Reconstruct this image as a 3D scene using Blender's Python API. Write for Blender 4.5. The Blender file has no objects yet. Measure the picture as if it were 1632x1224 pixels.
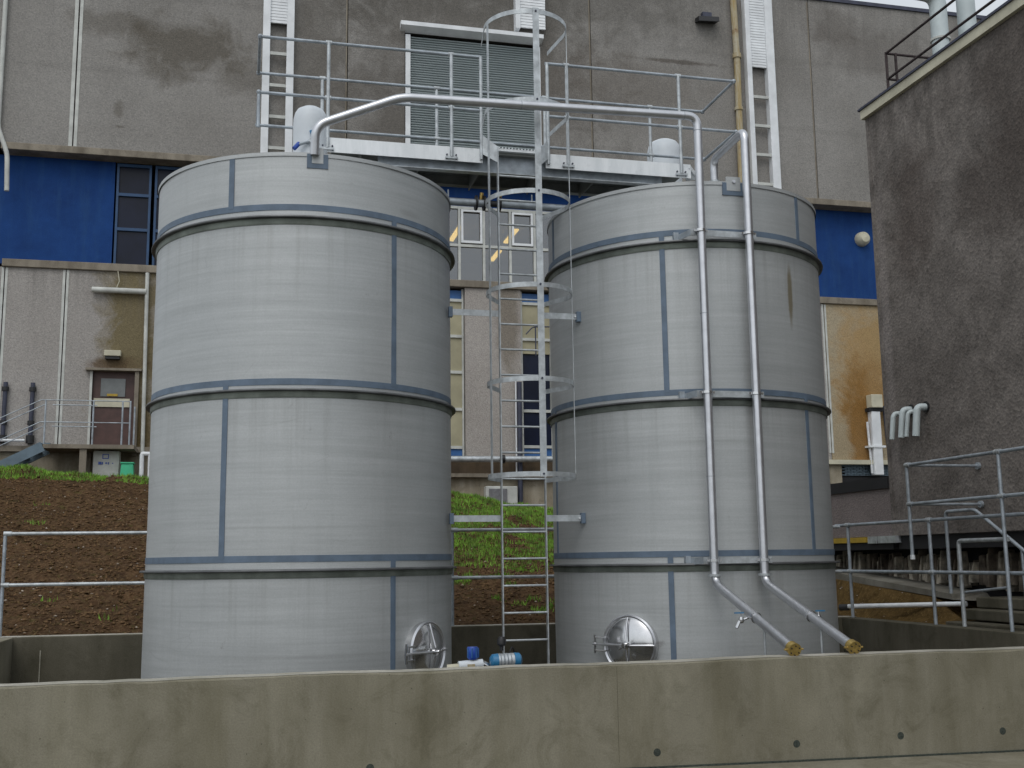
import bpy, bmesh, math, random
import numpy as np
from mathutils import Vector, Matrix
R = math.radians
random.seed(7)
rng = np.random.default_rng(7)
SC = bpy.context.scene
COL = SC.collection

# ------------------------------------------------------------------ camera, sky, sun, exposure
EYE = 1.63
yaw, pitch, roll, FPX = 0.24112, 0.15654, -0.0135, 1779.69
cy_, sy_, cp_, sp_ = math.cos(yaw), math.sin(yaw), math.cos(pitch), math.sin(pitch)
fwd = Vector((sy_*cp_, cy_*cp_, sp_)); rgt = Vector((cy_, -sy_, 0)); upv = rgt.cross(fwd)
cr_, sr_ = math.cos(roll), math.sin(roll)
rx = rgt*cr_ + upv*sr_; ux = -rgt*sr_ + upv*cr_
cam = bpy.data.cameras.new('camera'); camo = bpy.data.objects.new('camera', cam); COL.objects.link(camo)
m = Matrix((rx, ux, -fwd)).transposed().to_4x4(); m.translation = Vector((0, 0, EYE))
camo.matrix_world = m
cam.sensor_width = 36; cam.lens = FPX/1632*36; cam.clip_start = .1; cam.clip_end = 800
SC.camera = camo

SUN_EL, SUN_AZ = 52, 205      # azimuth of the light measured from +Y clockwise
W = bpy.data.worlds.new('World'); SC.world = W; W.use_nodes = True
nt = W.node_tree; nt.nodes.clear()
sky = nt.nodes.new('ShaderNodeTexSky'); sky.sky_type = 'NISHITA'; sky.sun_disc = False
sky.sun_elevation = R(SUN_EL); sky.sun_rotation = R(SUN_AZ); sky.dust_density = 4; sky.air_density = 1.0; sky.ozone_density = 1.5
hs = nt.nodes.new('ShaderNodeHueSaturation'); hs.inputs['Saturation'].default_value = .26; hs.inputs['Value'].default_value = 1.0
cl = nt.nodes.new('ShaderNodeMix'); cl.data_type = 'RGBA'; cl.inputs[0].default_value = .6; cl.inputs[7].default_value = (5.4, 5.85, 6.2, 1)
bg = nt.nodes.new('ShaderNodeBackground'); bg.inputs[1].default_value = .13
out = nt.nodes.new('ShaderNodeOutputWorld')
nt.links.new(sky.outputs[0], hs.inputs['Color']); nt.links.new(hs.outputs[0], cl.inputs[6]); nt.links.new(cl.outputs[2], bg.inputs[0]); nt.links.new(bg.outputs[0], out.inputs[0])
sl = bpy.data.lights.new('sun', 'SUN'); sl.energy = .42; sl.angle = R(28); sl.color = (1, .985, .94)
so = bpy.data.objects.new('sun', sl); COL.objects.link(so)
so.rotation_euler = (R(90-SUN_EL), 0, R(180-SUN_AZ)+math.pi*0)
az = R(SUN_AZ); d = Vector((math.sin(az)*math.cos(R(SUN_EL)), math.cos(az)*math.cos(R(SUN_EL)), math.sin(R(SUN_EL))))
so.rotation_euler = d.to_track_quat('Z', 'Y').to_euler()
vs = SC.view_settings
SC.display_settings.display_device = 'sRGB'
vs.view_transform = 'Standard'; vs.look = 'None'; vs.exposure = .22; vs.gamma = 1; vs.use_curve_mapping = False

# ------------------------------------------------------------------ node helpers
class NM:
    def __init__(s, name):
        s.m = bpy.data.materials.new(name); s.m.use_nodes = True; s.t = s.m.node_tree
        s.b = s.t.nodes['Principled BSDF']; s._pos = None
    def n(s, ty, **k):
        q = s.t.nodes.new(ty)
        for a, v in k.items(): setattr(q, a, v)
        return q
    def l(s, a, b): s.t.links.new(a, b)
    def pos(s):
        if not s._pos: s._pos = s.n('ShaderNodeNewGeometry').outputs['Position']
        return s._pos
    def mapped(s, sc):
        q = s.n('ShaderNodeMapping'); q.inputs['Scale'].default_value = sc; s.l(s.pos(), q.inputs[0]); return q.outputs[0]
    def noise(s, scale=1, sc=None, detail=4, rough=.6, dist=0):
        q = s.n('ShaderNodeTexNoise'); q.inputs['Scale'].default_value = scale; q.inputs['Detail'].default_value = detail
        q.inputs['Roughness'].default_value = rough; q.inputs['Distortion'].default_value = dist
        s.l(s.mapped(sc) if sc else s.pos(), q.inputs['Vector']); return q.outputs['Fac']
    def ramp(s, v, lo, hi, a=0, b=1):
        q = s.n('ShaderNodeMapRange'); q.clamp = True
        for i, x in zip((1, 2, 3, 4), (lo, hi, a, b)): q.inputs[i].default_value = x
        s.l(v, q.inputs[0]); return q.outputs[0]
    def math(s, op, a, b=None, c=None):
        q = s.n('ShaderNodeMath', operation=op)
        for i, v in enumerate((a, b, c)):
            if v is None: continue
            if isinstance(v, (int, float)): q.inputs[i].default_value = v
            else: s.l(v, q.inputs[i])
        return q.outputs[0]
    def mix(s, f, a, b, mode='MIX'):
        q = s.n('ShaderNodeMix', data_type='RGBA', blend_type=mode)
        for i, v in ((0, f), (6, a), (7, b)):
            if isinstance(v, (int, float)): q.inputs[i].default_value = v
            elif isinstance(v, tuple): q.inputs[i].default_value = (*v[:3], 1)
            else: s.l(v, q.inputs[i])
        return q.outputs[2]
    def set(s, col=None, rough=None, metal=None, spec=None):
        for k, v in (('Base Color', col), ('Roughness', rough), ('Metallic', metal), ('Specular IOR Level', spec)):
            if v is None: continue
            if isinstance(v, (int, float)): s.b.inputs[k].default_value = v
            elif isinstance(v, tuple): s.b.inputs[k].default_value = (*v, 1)
            else: s.l(v, s.b.inputs[k])
    def bump(s, h, strength=.3, dist=.01):
        q = s.n('ShaderNodeBump'); q.inputs['Strength'].default_value = strength; q.inputs['Distance'].default_value = dist
        s.l(h, q.inputs['Height']); s.l(q.outputs[0], s.b.inputs['Normal'])
    def blob(s, ax, c, r, wob=.62, wscale=1.15, soft=.7):
        """soft elliptical patch in world space; ax = two axis letters, c centre, r radii"""
        if not hasattr(s, '_sep'):
            s._sep = s.n('ShaderNodeSeparateXYZ'); s.l(s.pos(), s._sep.inputs[0])
        i = 'XYZ'
        u = s.math('DIVIDE', s.math('SUBTRACT', s._sep.outputs[i.index(ax[0])], c[0]), r[0])
        v = s.math('DIVIDE', s.math('SUBTRACT', s._sep.outputs[i.index(ax[1])], c[1]), r[1])
        d2 = s.math('SQRT', s.math('ADD', s.math('MULTIPLY', u, u), s.math('MULTIPLY', v, v)))
        w = s.noise(wscale, detail=7, rough=.7, dist=.5)
        d3 = s.math('ADD', d2, s.math('MULTIPLY', s.math('SUBTRACT', w, .5), wob*4))
        return s.ramp(d3, 1-soft/2, 1+soft/2, 1, 0)

def simple(name, col, rough=.6, metal=0, var=.15, nscale=3, bump=0, bscale=60):
    n = NM(name); f = n.noise(nscale, detail=5)
    dark = tuple(c*(1-var*1.6) for c in col); lite = tuple(min(1, c*(1+var)) for c in col)
    n.set(n.mix(n.ramp(f, .3, .7), dark, lite), rough, metal)
    if bump: n.bump(n.noise(bscale, detail=3), bump, .01)
    return n.m

def pebble(name, lite, dark, stains=(), bs=1.0, ax='XZ', mott=0, lifts=(), grain=.75, drips=()):
    """roughcast render: fine pebble speckle, large weathering, and stains"""
    n = NM(name)
    big = n.ramp(n.noise(.35, detail=6, rough=.6), .32, .68)
    c = n.mix(big, dark, lite)
    run = n.ramp(n.noise(1, sc=(1.4, 1.4, .12), detail=5), .45, .75, 0, .10)
    c = n.mix(run, c, tuple(x*.55 for x in dark))
    if mott:
        c = n.mix(n.ramp(n.noise(1.1, detail=7, rough=.72, dist=.6), .44, .62, 0, mott), c, tuple(x*.52 for x in dark))
        c = n.mix(n.ramp(n.noise(.75, detail=6, rough=.7), .55, .75, 0, mott*.8), c, tuple(x*1.5 for x in lite))
    if lifts:
        sp_ = n.n('ShaderNodeSeparateXYZ'); n.l(n.pos(), sp_.inputs[0])
        zz = n.math('ADD', sp_.outputs[2], n.math('MULTIPLY', n.noise(2, detail=4), .10))
        for zl, am in lifts:
            c = n.mix(n.math('MULTIPLY', n.ramp(n.math('ABSOLUTE', n.math('SUBTRACT', zz, zl+.05)), .03, .14, 1, 0), am), c, tuple(x*.6 for x in dark))
    for (cc, r, col, st) in stains:
        msk = n.math('MULTIPLY', n.blob(ax, cc, r), st)
        c = n.mix(msk, c, col)
    if drips:
        sq = n.n('ShaderNodeSeparateXYZ'); n.l(n.pos(), sq.inputs[0])
        st_ = n.noise(1, sc=(2.6, 2.6, .10), detail=6, rough=.75)
        for zt, dep, am in drips:
            below = n.math('MULTIPLY', n.ramp(sq.outputs[2], zt-dep, zt, 0, 1), n.math('LESS_THAN', sq.outputs[2], zt+.01))
            c = n.mix(n.math('MULTIPLY', below, n.ramp(st_, .46, .64, 0, am)), c, tuple(x*.5 for x in dark))
    v = n.n('ShaderNodeTexVoronoi'); v.inputs['Scale'].default_value = 34*bs; n.l(n.pos(), v.inputs['Vector'])
    sp = n.math('ADD', n.math('MULTIPLY', n.noise(26*bs, detail=3, rough=.8), .9), n.math('MULTIPLY', v.outputs['Color'], .45))
    c = n.mix(grain, c, n.mix(n.ramp(sp, .32, .95), (.42, .42, .43), (.80, .78, .77)), 'OVERLAY')
    n.set(c, .95, 0, .15)
    n.bump(v.outputs['Distance'], .5, .012)
    return n.m

def concrete(name, lite, dark, moss=(.12, .12, .07), mz=None):
    n = NM(name)
    c = n.mix(n.ramp(n.noise(.9, detail=7, rough=.65), .3, .7), dark, lite)
    st = n.ramp(n.noise(1, sc=(2.2, 2.2, .25), detail=6, rough=.6), .42, .68, 0, .75)
    c = n.mix(st, c, moss)
    c = n.mix(n.ramp(n.noise(2.3, detail=8, rough=.75, dist=.8), .50, .66, 0, .5), c, tuple(x*.8 for x in moss))
    st2 = n.ramp(n.noise(1, sc=(1.1, 1.1, .5), detail=4), .5, .75, 0, .45)
    c = n.mix(st2, c, tuple(min(1, x*1.35) for x in lite))
    g = n.noise(70, detail=3, rough=.8)
    c = n.mix(.55, c, n.mix(n.ramp(g, .3, .7), (.38, .38, .38), (.66, .66, .66)), 'OVERLAY')
    pv = n.n('ShaderNodeTexVoronoi'); pv.inputs['Scale'].default_value = 7; n.l(n.pos(), pv.inputs['Vector'])
    pit = n.ramp(pv.outputs['Distance'], .018, .05, 1, 0)
    c = n.mix(n.math('MULTIPLY', pit, .7), c, (.03, .03, .028))
    n.set(c, .92, 0, .2); n.bump(g, .35, .01)
    return n.m

# ------------------------------------------------------------------ materials
def tank_mat():
    n = NM('brushed_stainless_sheet')
    a = n.noise(1, sc=(.5, .5, 9), detail=6, rough=.7)
    b = n.noise(.8, detail=5)
    f = n.math('ADD', n.math('MULTIPLY', a, .6), n.math('MULTIPLY', b, .4))
    c = n.mix(n.ramp(f, .38, .60), (.385, .400, .405), (.46, .477, .482))
    run = n.ramp(n.noise(1, sc=(5, 5, .35), detail=6, rough=.7), .52, .78, 0, .35)
    c = n.mix(run, c, (.33, .345, .345))
    sz_ = n.n('ShaderNodeSeparateXYZ'); n.l(n.pos(), sz_.inputs[0])
    fr = n.math('FRACT', n.math('DIVIDE', n.math('SUBTRACT', 5.10, sz_.outputs[2]), 1.81))
    dr = n.math('MULTIPLY', n.ramp(fr, 0, .55, 1, 0), n.ramp(n.noise(1, sc=(9, 9, .22), detail=5, rough=.7), .50, .70, 0, .38))
    c = n.mix(dr, c, (.235, .235, .225))
    brs = n.noise(1, sc=(.8, .8, 42), detail=3, rough=.7)
    c = n.mix(.20, c, n.mix(n.ramp(brs, .3, .7), (.36, .36, .36), (.62, .62, .62)), 'OVERLAY')
    spot = n.ramp(n.noise(3.5, detail=7, rough=.7), .66, .74, 0, .5)
    c = n.mix(spot, c, (.17, .16, .155))
    fine = n.noise(60, detail=2, rough=.8)
    c = n.mix(.35, c, n.mix(fine, (.3, .3, .3), (.7, .7, .7)), 'OVERLAY')
    rust = n.math('MULTIPLY', n.blob('XZ', (6.17, 4.62), (.035, .32), .25, 3), .75)
    c = n.mix(rust, c, (.17, .13, .05))
    for (cc, r_, st_) in (((.9, .72), (.9, .02), .22), ((.4, 1.98), (.5, .015), .2), ((1.75, 5.4), (.10, .03), .3), ((5.1, 2.9), (.4, .015), .2)):
        c = n.mix(n.math('MULTIPLY', n.blob('XZ', cc, r_, .5, 6, 1.2), st_), c, (.2, .2, .195))
    sc = n.n('ShaderNodeTexVoronoi'); sc.feature = 'DISTANCE_TO_EDGE'; sc.inputs['Scale'].default_value = 1; n.l(n.mapped((1.2, 1.2, 5)), sc.inputs['Vector'])
    scr = n.math('MULTIPLY', n.ramp(sc.outputs[0], .0, .012, 1, 0), n.ramp(n.noise(1.7, detail=3), .56, .66, 0, .22))
    c = n.mix(scr, c, (.24, .24, .235))
    n.set(c, n.ramp(b, .3, .7, .46, .6), .35)
    n.bump(a, .12, .01)
    return n.m
M = {}
M['tank'] = tank_mat()
M['tape'] = simple('weld_band_blue_grey', (.120, .165, .225), .6, .1, .14, 6)
M['flange'] = simple('flange_dark_steel', (.13, .135, .14), .5, .5, .25, 4)
M['flange_shade'] = simple('shaded_shell_steel', (.20, .225, .20), .55, .4, .25, 4)  # dark band paints the shaded, reflecting shell below each flange plate
M['galv'] = simple('galvanised_steel', (.47, .50, .52), .45, .45, .22, 9)
def galvp():
    n = NM('bright_galvanised_plate'); a = n.noise(1, sc=(7, 7, 1.2), detail=6, rough=.7); b = n.noise(5, detail=6, rough=.7)
    c = n.mix(n.ramp(a, .35, .65), (.66, .69, .71), (.80, .82, .84)); c = n.mix(n.ramp(b, .56, .7, 0, .4), c, (.45, .48, .50)); n.set(c, .5, .15); return n.m
M['galvw'] = galvp()
M['galvd'] = simple('dull_galvanised_tube', (.37, .41, .45), .55, .5, .2, 8)
M['under'] = simple('shaded_galvanised_steel', (.20, .21, .20), .7, .3, .2, 3)  # darkened steel: shade below the walkway put into the colour
M['inox'] = simple('polished_stainless_pipe', (.60, .61, .64), .3, .85, .08, 6)
M['polish'] = simple('mirror_stainless', (.66, .66, .67), .14, .95, .06, 8)
M['brass'] = simple('brass_coupling', (.50, .36, .12), .4, .8, .2, 20)
M['white'] = simple('white_paint', (.74, .76, .78), .5, 0, .10, 2)
M['wgrey'] = simple('offwhite_paint', (.52, .53, .50), .6, 0, .15, 3)
M['cream'] = simple('cream_paint', (.55, .52, .40), .6, 0, .15, 2)
M['beige'] = simple('beige_panel', (.36, .33, .22), .7, 0, .12, 1.5)
M['plastic'] = simple('translucent_white_plastic', (.62, .66, .70), .5, 0, .05, 3)
def bluem():
    n = NM('blue_render'); a = n.noise(1.2, detail=6, rough=.7); v = n.noise(1, sc=(5, 5, .5), detail=5, rough=.7); g = n.noise(40, detail=3, rough=.8)
    c = n.mix(n.ramp(a, .3, .7), (.008, .036, .140), (.013, .056, .205)); c = n.mix(n.ramp(v, .5, .75, 0, .4), c, (.03, .085, .19)); c = n.mix(.5, c, n.mix(n.ramp(g, .3, .7), (.35, .35, .35), (.68, .68, .68)), 'OVERLAY')
    n.set(c, .85, 0, .2); n.bump(g, .4, .01); return n.m
M['blue'] = bluem()
M['bluef'] = simple('blue_window_frame', (.015, .06, .15), .5, 0, .15, 3)
M['bluebox'] = simple('blue_panel', (.03, .12, .33), .5, 0, .12, 3)
M['cyan'] = simple('light_blue_plastic', (.03, .18, .36), .35, 0, .08, 5)
M['navy'] = simple('dark_blue_valve_body', (.02, .07, .36), .35, 0, .15, 8)
M['dark'] = simple('dark_void', (.012, .012, .014), .8, 0, .2, 2)
M['glassd'] = simple('dark_glass', (.008, .012, .03), .3, 0, .3, 1)
M['glassd'].node_tree.nodes['Principled BSDF'].inputs['Specular IOR Level'].default_value = .25
M['maroon'] = simple('maroon_door_paint', (.075, .036, .030), .5, 0, .2, 4)
M['glassg'] = simple('grey_glass', (.15, .16, .16), .15, 0, .2, 2)
M['dpipe'] = simple('dark_blue_grey_pipe', (.04, .045, .075), .5, 0, .2, 5)
def rustm():
    n = NM('rusty_ochre_pipe'); v = n.noise(1, sc=(9, 9, 1.3), detail=6, rough=.75); c = n.mix(n.ramp(v, .4, .6), (.44, .40, .30), (.36, .27, .13)); c = n.mix(n.ramp(n.noise(2.2, detail=6, rough=.75), .55, .68, 0, .8), c, (.20, .10, .035))
    n.set(c, .8, 0, .3); return n.m
M['rustp'] = rustm()
M['brownrail'] = simple('rusty_brown_rail', (.055, .04, .04), .8, .2, .3, 10)
M['duct'] = simple('pale_grey_duct', (.52, .58, .59), .55, .1, .1, 2)
M['yellow'] = simple('yellow_paint', (.42, .28, .03), .6, 0, .15, 4)
M['green'] = simple('green_plastic', (.04, .42, .22), .5, 0, .1, 4)
M['beam'] = simple('painted_steel_grey', (.13, .18, .22), .5, .3, .15, 4)
M['black'] = simple('black_fitting', (.015, .015, .017), .5, 0, .2, 5)
M['ac'] = simple('appliance_grey', (.17, .17, .18), .5, 0, .2, 10)
# shutter
def shutter():
    n = NM('roller_shutter_grey_green'); n.set(n.mix(n.ramp(n.noise(.7, detail=5), .3, .7), (.36, .41, .42), (.43, .48, .49)), .5, .2)
    return n.m
M['shutter'] = shutter()
PURP, PURPD = (.270, .235, .215), (.195, .168, .152)
DK = (.085, .075, .06)
M['upper'] = pebble('roughcast_upper', (.235, .228, .215), (.175, .168, .156), [
    ((-1.7, 15.6), (1.5, .8), DK, .75), ((-3.6, 16.1), (1.0, .35), DK, .45), ((.0, 14.9), (1.0, .5), DK, .4),
    ((-3.35, 13.65), (.14, .24), DK, .5), ((-3.3, 13.2), (.12, .05), DK, .5), ((6.3, 15.0), (3.6, 4.2), (.092, .084, .074), .7), ((7.5, 18.5), (6, 1.5), (.10, .095, .085), .6), ((1.9, 15.6), (1.0, 3.2), (.10, .092, .08), .55), ((11.2, 15.6), (2.2, 1.0), (.11, .095, .08), .35),
    ((19.6, 17.6), (1.9, .8), (.11, .10, .09), .5), ((18.2, 18.3), (.9, .6), (.10, .09, .08), .5), ((12.6, 16.6), (1.2, .07), (.09, .08, .07), .8)], .9, lifts=((17.0, .16), (14.75, .14)), drips=((19.2, 3.5, .38),))
M['lower'] = pebble('roughcast_lower', (.305, .292, .278), (.25, .236, .22), [
    ((-2.75, 7.0), (.75, 4.2), (.135, .11, .055), .9), ((-3.2, 6.75), (.7, .22), (.09, .06, .035), .8), ((-2.6, 4.9), (.7, .9), (.10, .075, .035), .8)], 1.0, drips=((9.22, 1.6, .5),))
M['lowerR'] = pebble('roughcast_rust_stained', (.33, .285, .205), (.28, .23, .15), [
    ((18.8, 7.2), (1.2, 2.2), (.30, .19, .075), .7), ((18.45, 6.5), (.75, 1.0), (.22, .13, .05), .7), ((18.2, 5.3), (.42, 1.7), (.20, .105, .03), .85), ((19.6, 8.3), (.9, .9), (.27, .2, .10), .5)], 1.0)
M['pier'] = pebble('roughcast_pier', (.32, .30, .28), (.25, .23, .21), [((7.3, 8.2), (.3, 1.3), (.12, .10, .07), .6)], 1.0)
M['side'] = pebble('roughcast_side_building', (.180, .165, .152), (.125, .112, .102), [
    ((12.4, 6.6), (1.2, .7), (.055, .045, .04), .6), ((12.2, 8.0), (.8, 1.2), (.055, .045, .04), .6), ((14.6, 6.9), (.6, .9), (.065, .052, .046), .6),
    ((15.55, 5.2), (.12, 2.6), (.21, .19, .18), .5)], .75, 'YZ', mott=.6, grain=1.0, drips=((8.8, 3.0, .6),))
M['lowwall'] = pebble('roughcast_low_wall', (.20, .175, .17), (.14, .12, .115), [], 1.2, 'YZ')
M['conc'] = concrete('bund_concrete', (.27, .252, .196), (.195, .18, .136), (.135, .122, .08))
M['concd'] = concrete('darker_concrete', (.125, .115, .088), (.08, .074, .055), (.055, .05, .033))  # darker version of the bund concrete
M['tieh'] = simple('tie_hole_plug', (.045, .055, .045), .8, 0, .4, 40)
M['wtop'] = concrete('brightened_concrete', (.46, .44, .39), (.34, .32, .27), (.22, .21, .16))  # paler than the wall face: the top's skylit highlight put into the colour
M['brown'] = concrete('stained_brown_band', (.15, .11, .075), (.09, .065, .04), (.05, .04, .03))
M['slab'] = concrete('path_concrete', (.22, .21, .18), (.16, .15, .13), (.10, .09, .07))
M['ledge'] = concrete('ledge_concrete', (.30, .265, .215), (.20, .175, .14), (.13, .11, .085))
M['plinth'] = concrete('plinth_concrete', (.38, .34, .27), (.28, .25, .19), (.16, .13, .08))
M['tarm'] = simple('ground_gravel', (.16, .155, .13), .95, 0, .3, 5, .5, 40)
def soil():
    n = NM('bark_soil')
    a = n.noise(3.2, detail=8, rough=.72); b = n.noise(17, detail=6, rough=.75); g = n.noise(.8, detail=6, rough=.6)
    c = n.mix(n.ramp(a, .35, .66), (.040, .023, .013), (.128, .073, .038))
    c = n.mix(n.ramp(b, .48, .66, 0, .75), c, (.17, .115, .062))
    c = n.mix(n.ramp(n.noise(7, detail=6, rough=.7), .56, .70, 0, .75), c, (.085, .080, .022))
    c = n.mix(n.ramp(b, .30, .42, .8, 0), c, (.018, .010, .007))
    n.set(c, 1.0, 0, .1); n.bump(b, 1.0, .05); return n.m
M['soil'] = soil()
def soil2():
    n = NM('ochre_soil')
    a = n.noise(4, detail=8, rough=.75); b = n.noise(24, detail=5, rough=.75)
    c = n.mix(n.ramp(a, .35, .66), (.055, .033, .012), (.15, .095, .035)); c = n.mix(n.ramp(b, .52, .68, 0, .7), c, (.24, .17, .07))
    n.set(c, 1, 0, .1); n.bump(b, 1, .04); return n.m
M['soil2'] = soil2()
M['grass'] = simple('grass_blades', (.17, .33, .03), .7, 0, .45, 3)
M['stone'] = simple('pale_pebbles', (.36, .30, .24), .9, 0, .35, 30)
def clodm():
    n = NM('soil_clods'); a = n.noise(9, detail=4, rough=.7); b = n.noise(31, detail=2)
    c = n.mix(n.ramp(a, .38, .62), (.045, .026, .014), (.165, .10, .053)); c = n.mix(n.ramp(b, .55, .7, 0, .7), c, (.11, .09, .03)); c = n.mix(n.ramp(n.noise(23, detail=2), .62, .72, 0, .6), c, (.26, .18, .11))
    n.set(c, 1, 0, .1); return n.m
M['clod'] = clodm()
M['rub1'] = simple('upright_stone_pale', (.55, .49, .40), .95, 0, .5, 6, .8, 30)
M['rub2'] = simple('upright_stone_dark', (.20, .165, .13), .95, 0, .45, 6, .8, 30)
def glass():
    n = NM('window_glass'); t = n.t
    tr = n.n('ShaderNodeBsdfTransparent'); tr.inputs[0].default_value = (.42, .44, .45, 1)
    gl = n.n('ShaderNodeBsdfGlossy'); gl.inputs['Roughness'].default_value = .04; gl.inputs[0].default_value = (.9, .92, .95, 1)
    mx = n.n('ShaderNodeMixShader'); mx.inputs[0].default_value = .17
    n.l(tr.outputs[0], mx.inputs[1]); n.l(gl.outputs[0], mx.inputs[2]); n.l(mx.outputs[0], t.nodes['Material Output'].inputs[0])
    return n.m
M['glass'] = glass()
def lampm():
    n = NM('warm_tube_light'); n.b.inputs['Emission Color'].default_value = (1, .62, .16, 1); n.b.inputs['Emission Strength'].default_value = 4.5
    n.set((.8, .6, .3), .5); return n.m
M['lamp'] = lampm()

# ------------------------------------------------------------------ mesh helpers
class MB:
    def __init__(s): s.v = []; s.f = []; s.sm = []
    def quad(s, *p, smooth=False):
        i = len(s.v); s.v += [tuple(q) for q in p]; s.f.append(tuple(range(i, i+len(p)))); s.sm.append(smooth)
    def box(s, x0, x1, y0, y1, z0, z1):
        s.hexa([(x0, y0, z0), (x1, y0, z0), (x1, y1, z0), (x0, y1, z0), (x0, y0, z1), (x1, y0, z1), (x1, y1, z1), (x0, y1, z1)]); return s
    def hexa(s, p):
        i = len(s.v); s.v += [tuple(q) for q in p]
        for f in ((0, 3, 2, 1), (4, 5, 6, 7), (0, 1, 5, 4), (1, 2, 6, 5), (2, 3, 7, 6), (3, 0, 4, 7)):
            s.f.append(tuple(i+k for k in f)); s.sm.append(False)
        return s
    def bar(s, a, b, w, h, up=(0, 0, 1)):
        a, b = Vector(a), Vector(b); d = (b-a).normalized(); u = Vector(up); sd = d.cross(u).normalized()*w/2; u2 = sd.cross(d).normalized()*h/2
        s.hexa([a-sd-u2, a+sd-u2, b+sd-u2, b-sd-u2, a-sd+u2, a+sd+u2, b+sd+u2, b-sd+u2]); return s
    def tube(s, pts, r, seg=12, cap=True, radii=None):
        pts = [Vector(p) for p in pts]; n = len(pts); base = len(s.v)
        tans = []
        for k in range(n):
            a = (pts[k]-pts[k-1]).normalized() if k else None; b = (pts[k+1]-pts[k]).normalized() if k < n-1 else None
            tans.append(((a or b)+(b or a)).normalized())
        ref = Vector((0, 0, 1)) if abs(tans[0].z) < .9 else Vector((1, 0, 0))
        u = tans[0].cross(ref).normalized()
        for k in range(n):
            u = (u - tans[k]*u.dot(tans[k])).normalized(); w = tans[k].cross(u)
            f = 1.0
            if 0 < k < n-1:
                c = (pts[k]-pts[k-1]).normalized().dot(tans[k]); f = 1.0
            rr = (radii[k] if radii else r)*f
            for j in range(seg):
                a = 2*math.pi*j/seg; s.v.append(tuple(pts[k]+(u*math.cos(a)+w*math.sin(a))*rr))
        for k in range(n-1):
            for j in range(seg):
                a = base+k*seg+j; b = base+k*seg+(j+1) % seg
                s.f.append((a, b, b+seg, a+seg)); s.sm.append(True)
        if cap:
            s.f.append(tuple(base+j for j in range(seg))[::-1]); s.sm.append(False)
            s.f.append(tuple(base+(n-1)*seg+j for j in range(seg))); s.sm.append(False)
        return s
    def lathe(s, prof, c=(0, 0, 0), seg=96, a0=0, a1=2*math.pi, axis='Z', frame=None):
        """prof list of (r, h); spun about an axis through c"""
        full = abs(a1-a0-2*math.pi) < 1e-6; n = seg if full else seg+1; base = len(s.v); c = Vector(c)
        if frame: U, V_, A = [Vector(q) for q in frame]
        else: U, V_, A = Vector((1, 0, 0)), Vector((0, 1, 0)), Vector((0, 0, 1))
        for (r, h) in prof:
            for j in range(n):
                a = a0+(a1-a0)*j/seg; s.v.append(tuple(c+(U*math.cos(a)+V_*math.sin(a))*r+A*h))
        for k in range(len(prof)-1):
            for j in range(seg):
                j2 = (j+1) % n if full else j+1
                s.f.append((base+k*n+j, base+k*n+j2, base+(k+1)*n+j2, base+(k+1)*n+j)); s.sm.append(True)
        return s
    def build(s, name, mat, parent=None, bevel=0, **tags):
        off = Vector(parent_loc(parent)) if parent else Vector((0, 0, 0))
        me = bpy.data.meshes.new(name); me.from_pydata([tuple(Vector(v)-off) for v in s.v], [], s.f); me.update()
        me.polygons.foreach_set('use_smooth', s.sm)
        if any(s.sm): me.set_sharp_from_angle(angle=.7)
        me.materials.append(M[mat] if isinstance(mat, str) else mat)
        o = bpy.data.objects.new(name, me); COL.objects.link(o)
        if parent: o.parent = parent
        if bevel:
            b = o.modifiers.new('bevel', 'BEVEL'); b.width = bevel; b.segments = 2; b.limit_method = 'ANGLE'
        for k, v in tags.items(): o[k] = v
        return o
def parent_loc(p):
    l = Vector(p.location)
    while p.parent: p = p.parent; l = l+Vector(p.location)
    return l
def thing(name, loc, label, cat, group=None, kind=None):
    o = bpy.data.objects.new(name, None); COL.objects.link(o); o.location = loc; o.empty_display_size = .2
    o['label'] = label; o['category'] = cat
    if group: o['group'] = group
    if kind: o['kind'] = kind
    return o
def fillet(pts, r, n=6):
    pts = [Vector(p) for p in pts]; o = [pts[0]]
    for k in range(1, len(pts)-1):
        a = (pts[k-1]-pts[k]); b = (pts[k+1]-pts[k]); q = min(r, a.length*.45, b.length*.45)
        p0 = pts[k]+a.normalized()*q; p2 = pts[k]+b.normalized()*q
        for i in range(n+1):
            t = i/n; o.append(p0*(1-t)**2+pts[k]*2*t*(1-t)+p2*t*t)
    o.append(pts[-1]); return o
def copy_part(o, loc, parent):
    c = o.copy(); COL.objects.link(c); c.parent = parent; c.location = loc; return c
def vnoise(x, y, seed, sc):
    g = np.random.default_rng(seed).random((257, 257)); X = x*sc+1000; Y = y*sc+1000
    xi = np.floor(X).astype(int); yi = np.floor(Y).astype(int); fx = X-xi; fy = Y-yi; fx = fx*fx*(3-2*fx); fy = fy*fy*(3-2*fy)
    G = lambda a, b: g[a % 257, b % 257]
    return (G(xi, yi)*(1-fx)+G(xi+1, yi)*fx)*(1-fy)+(G(xi, yi+1)*(1-fx)+G(xi+1, yi+1)*fx)*fy

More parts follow.
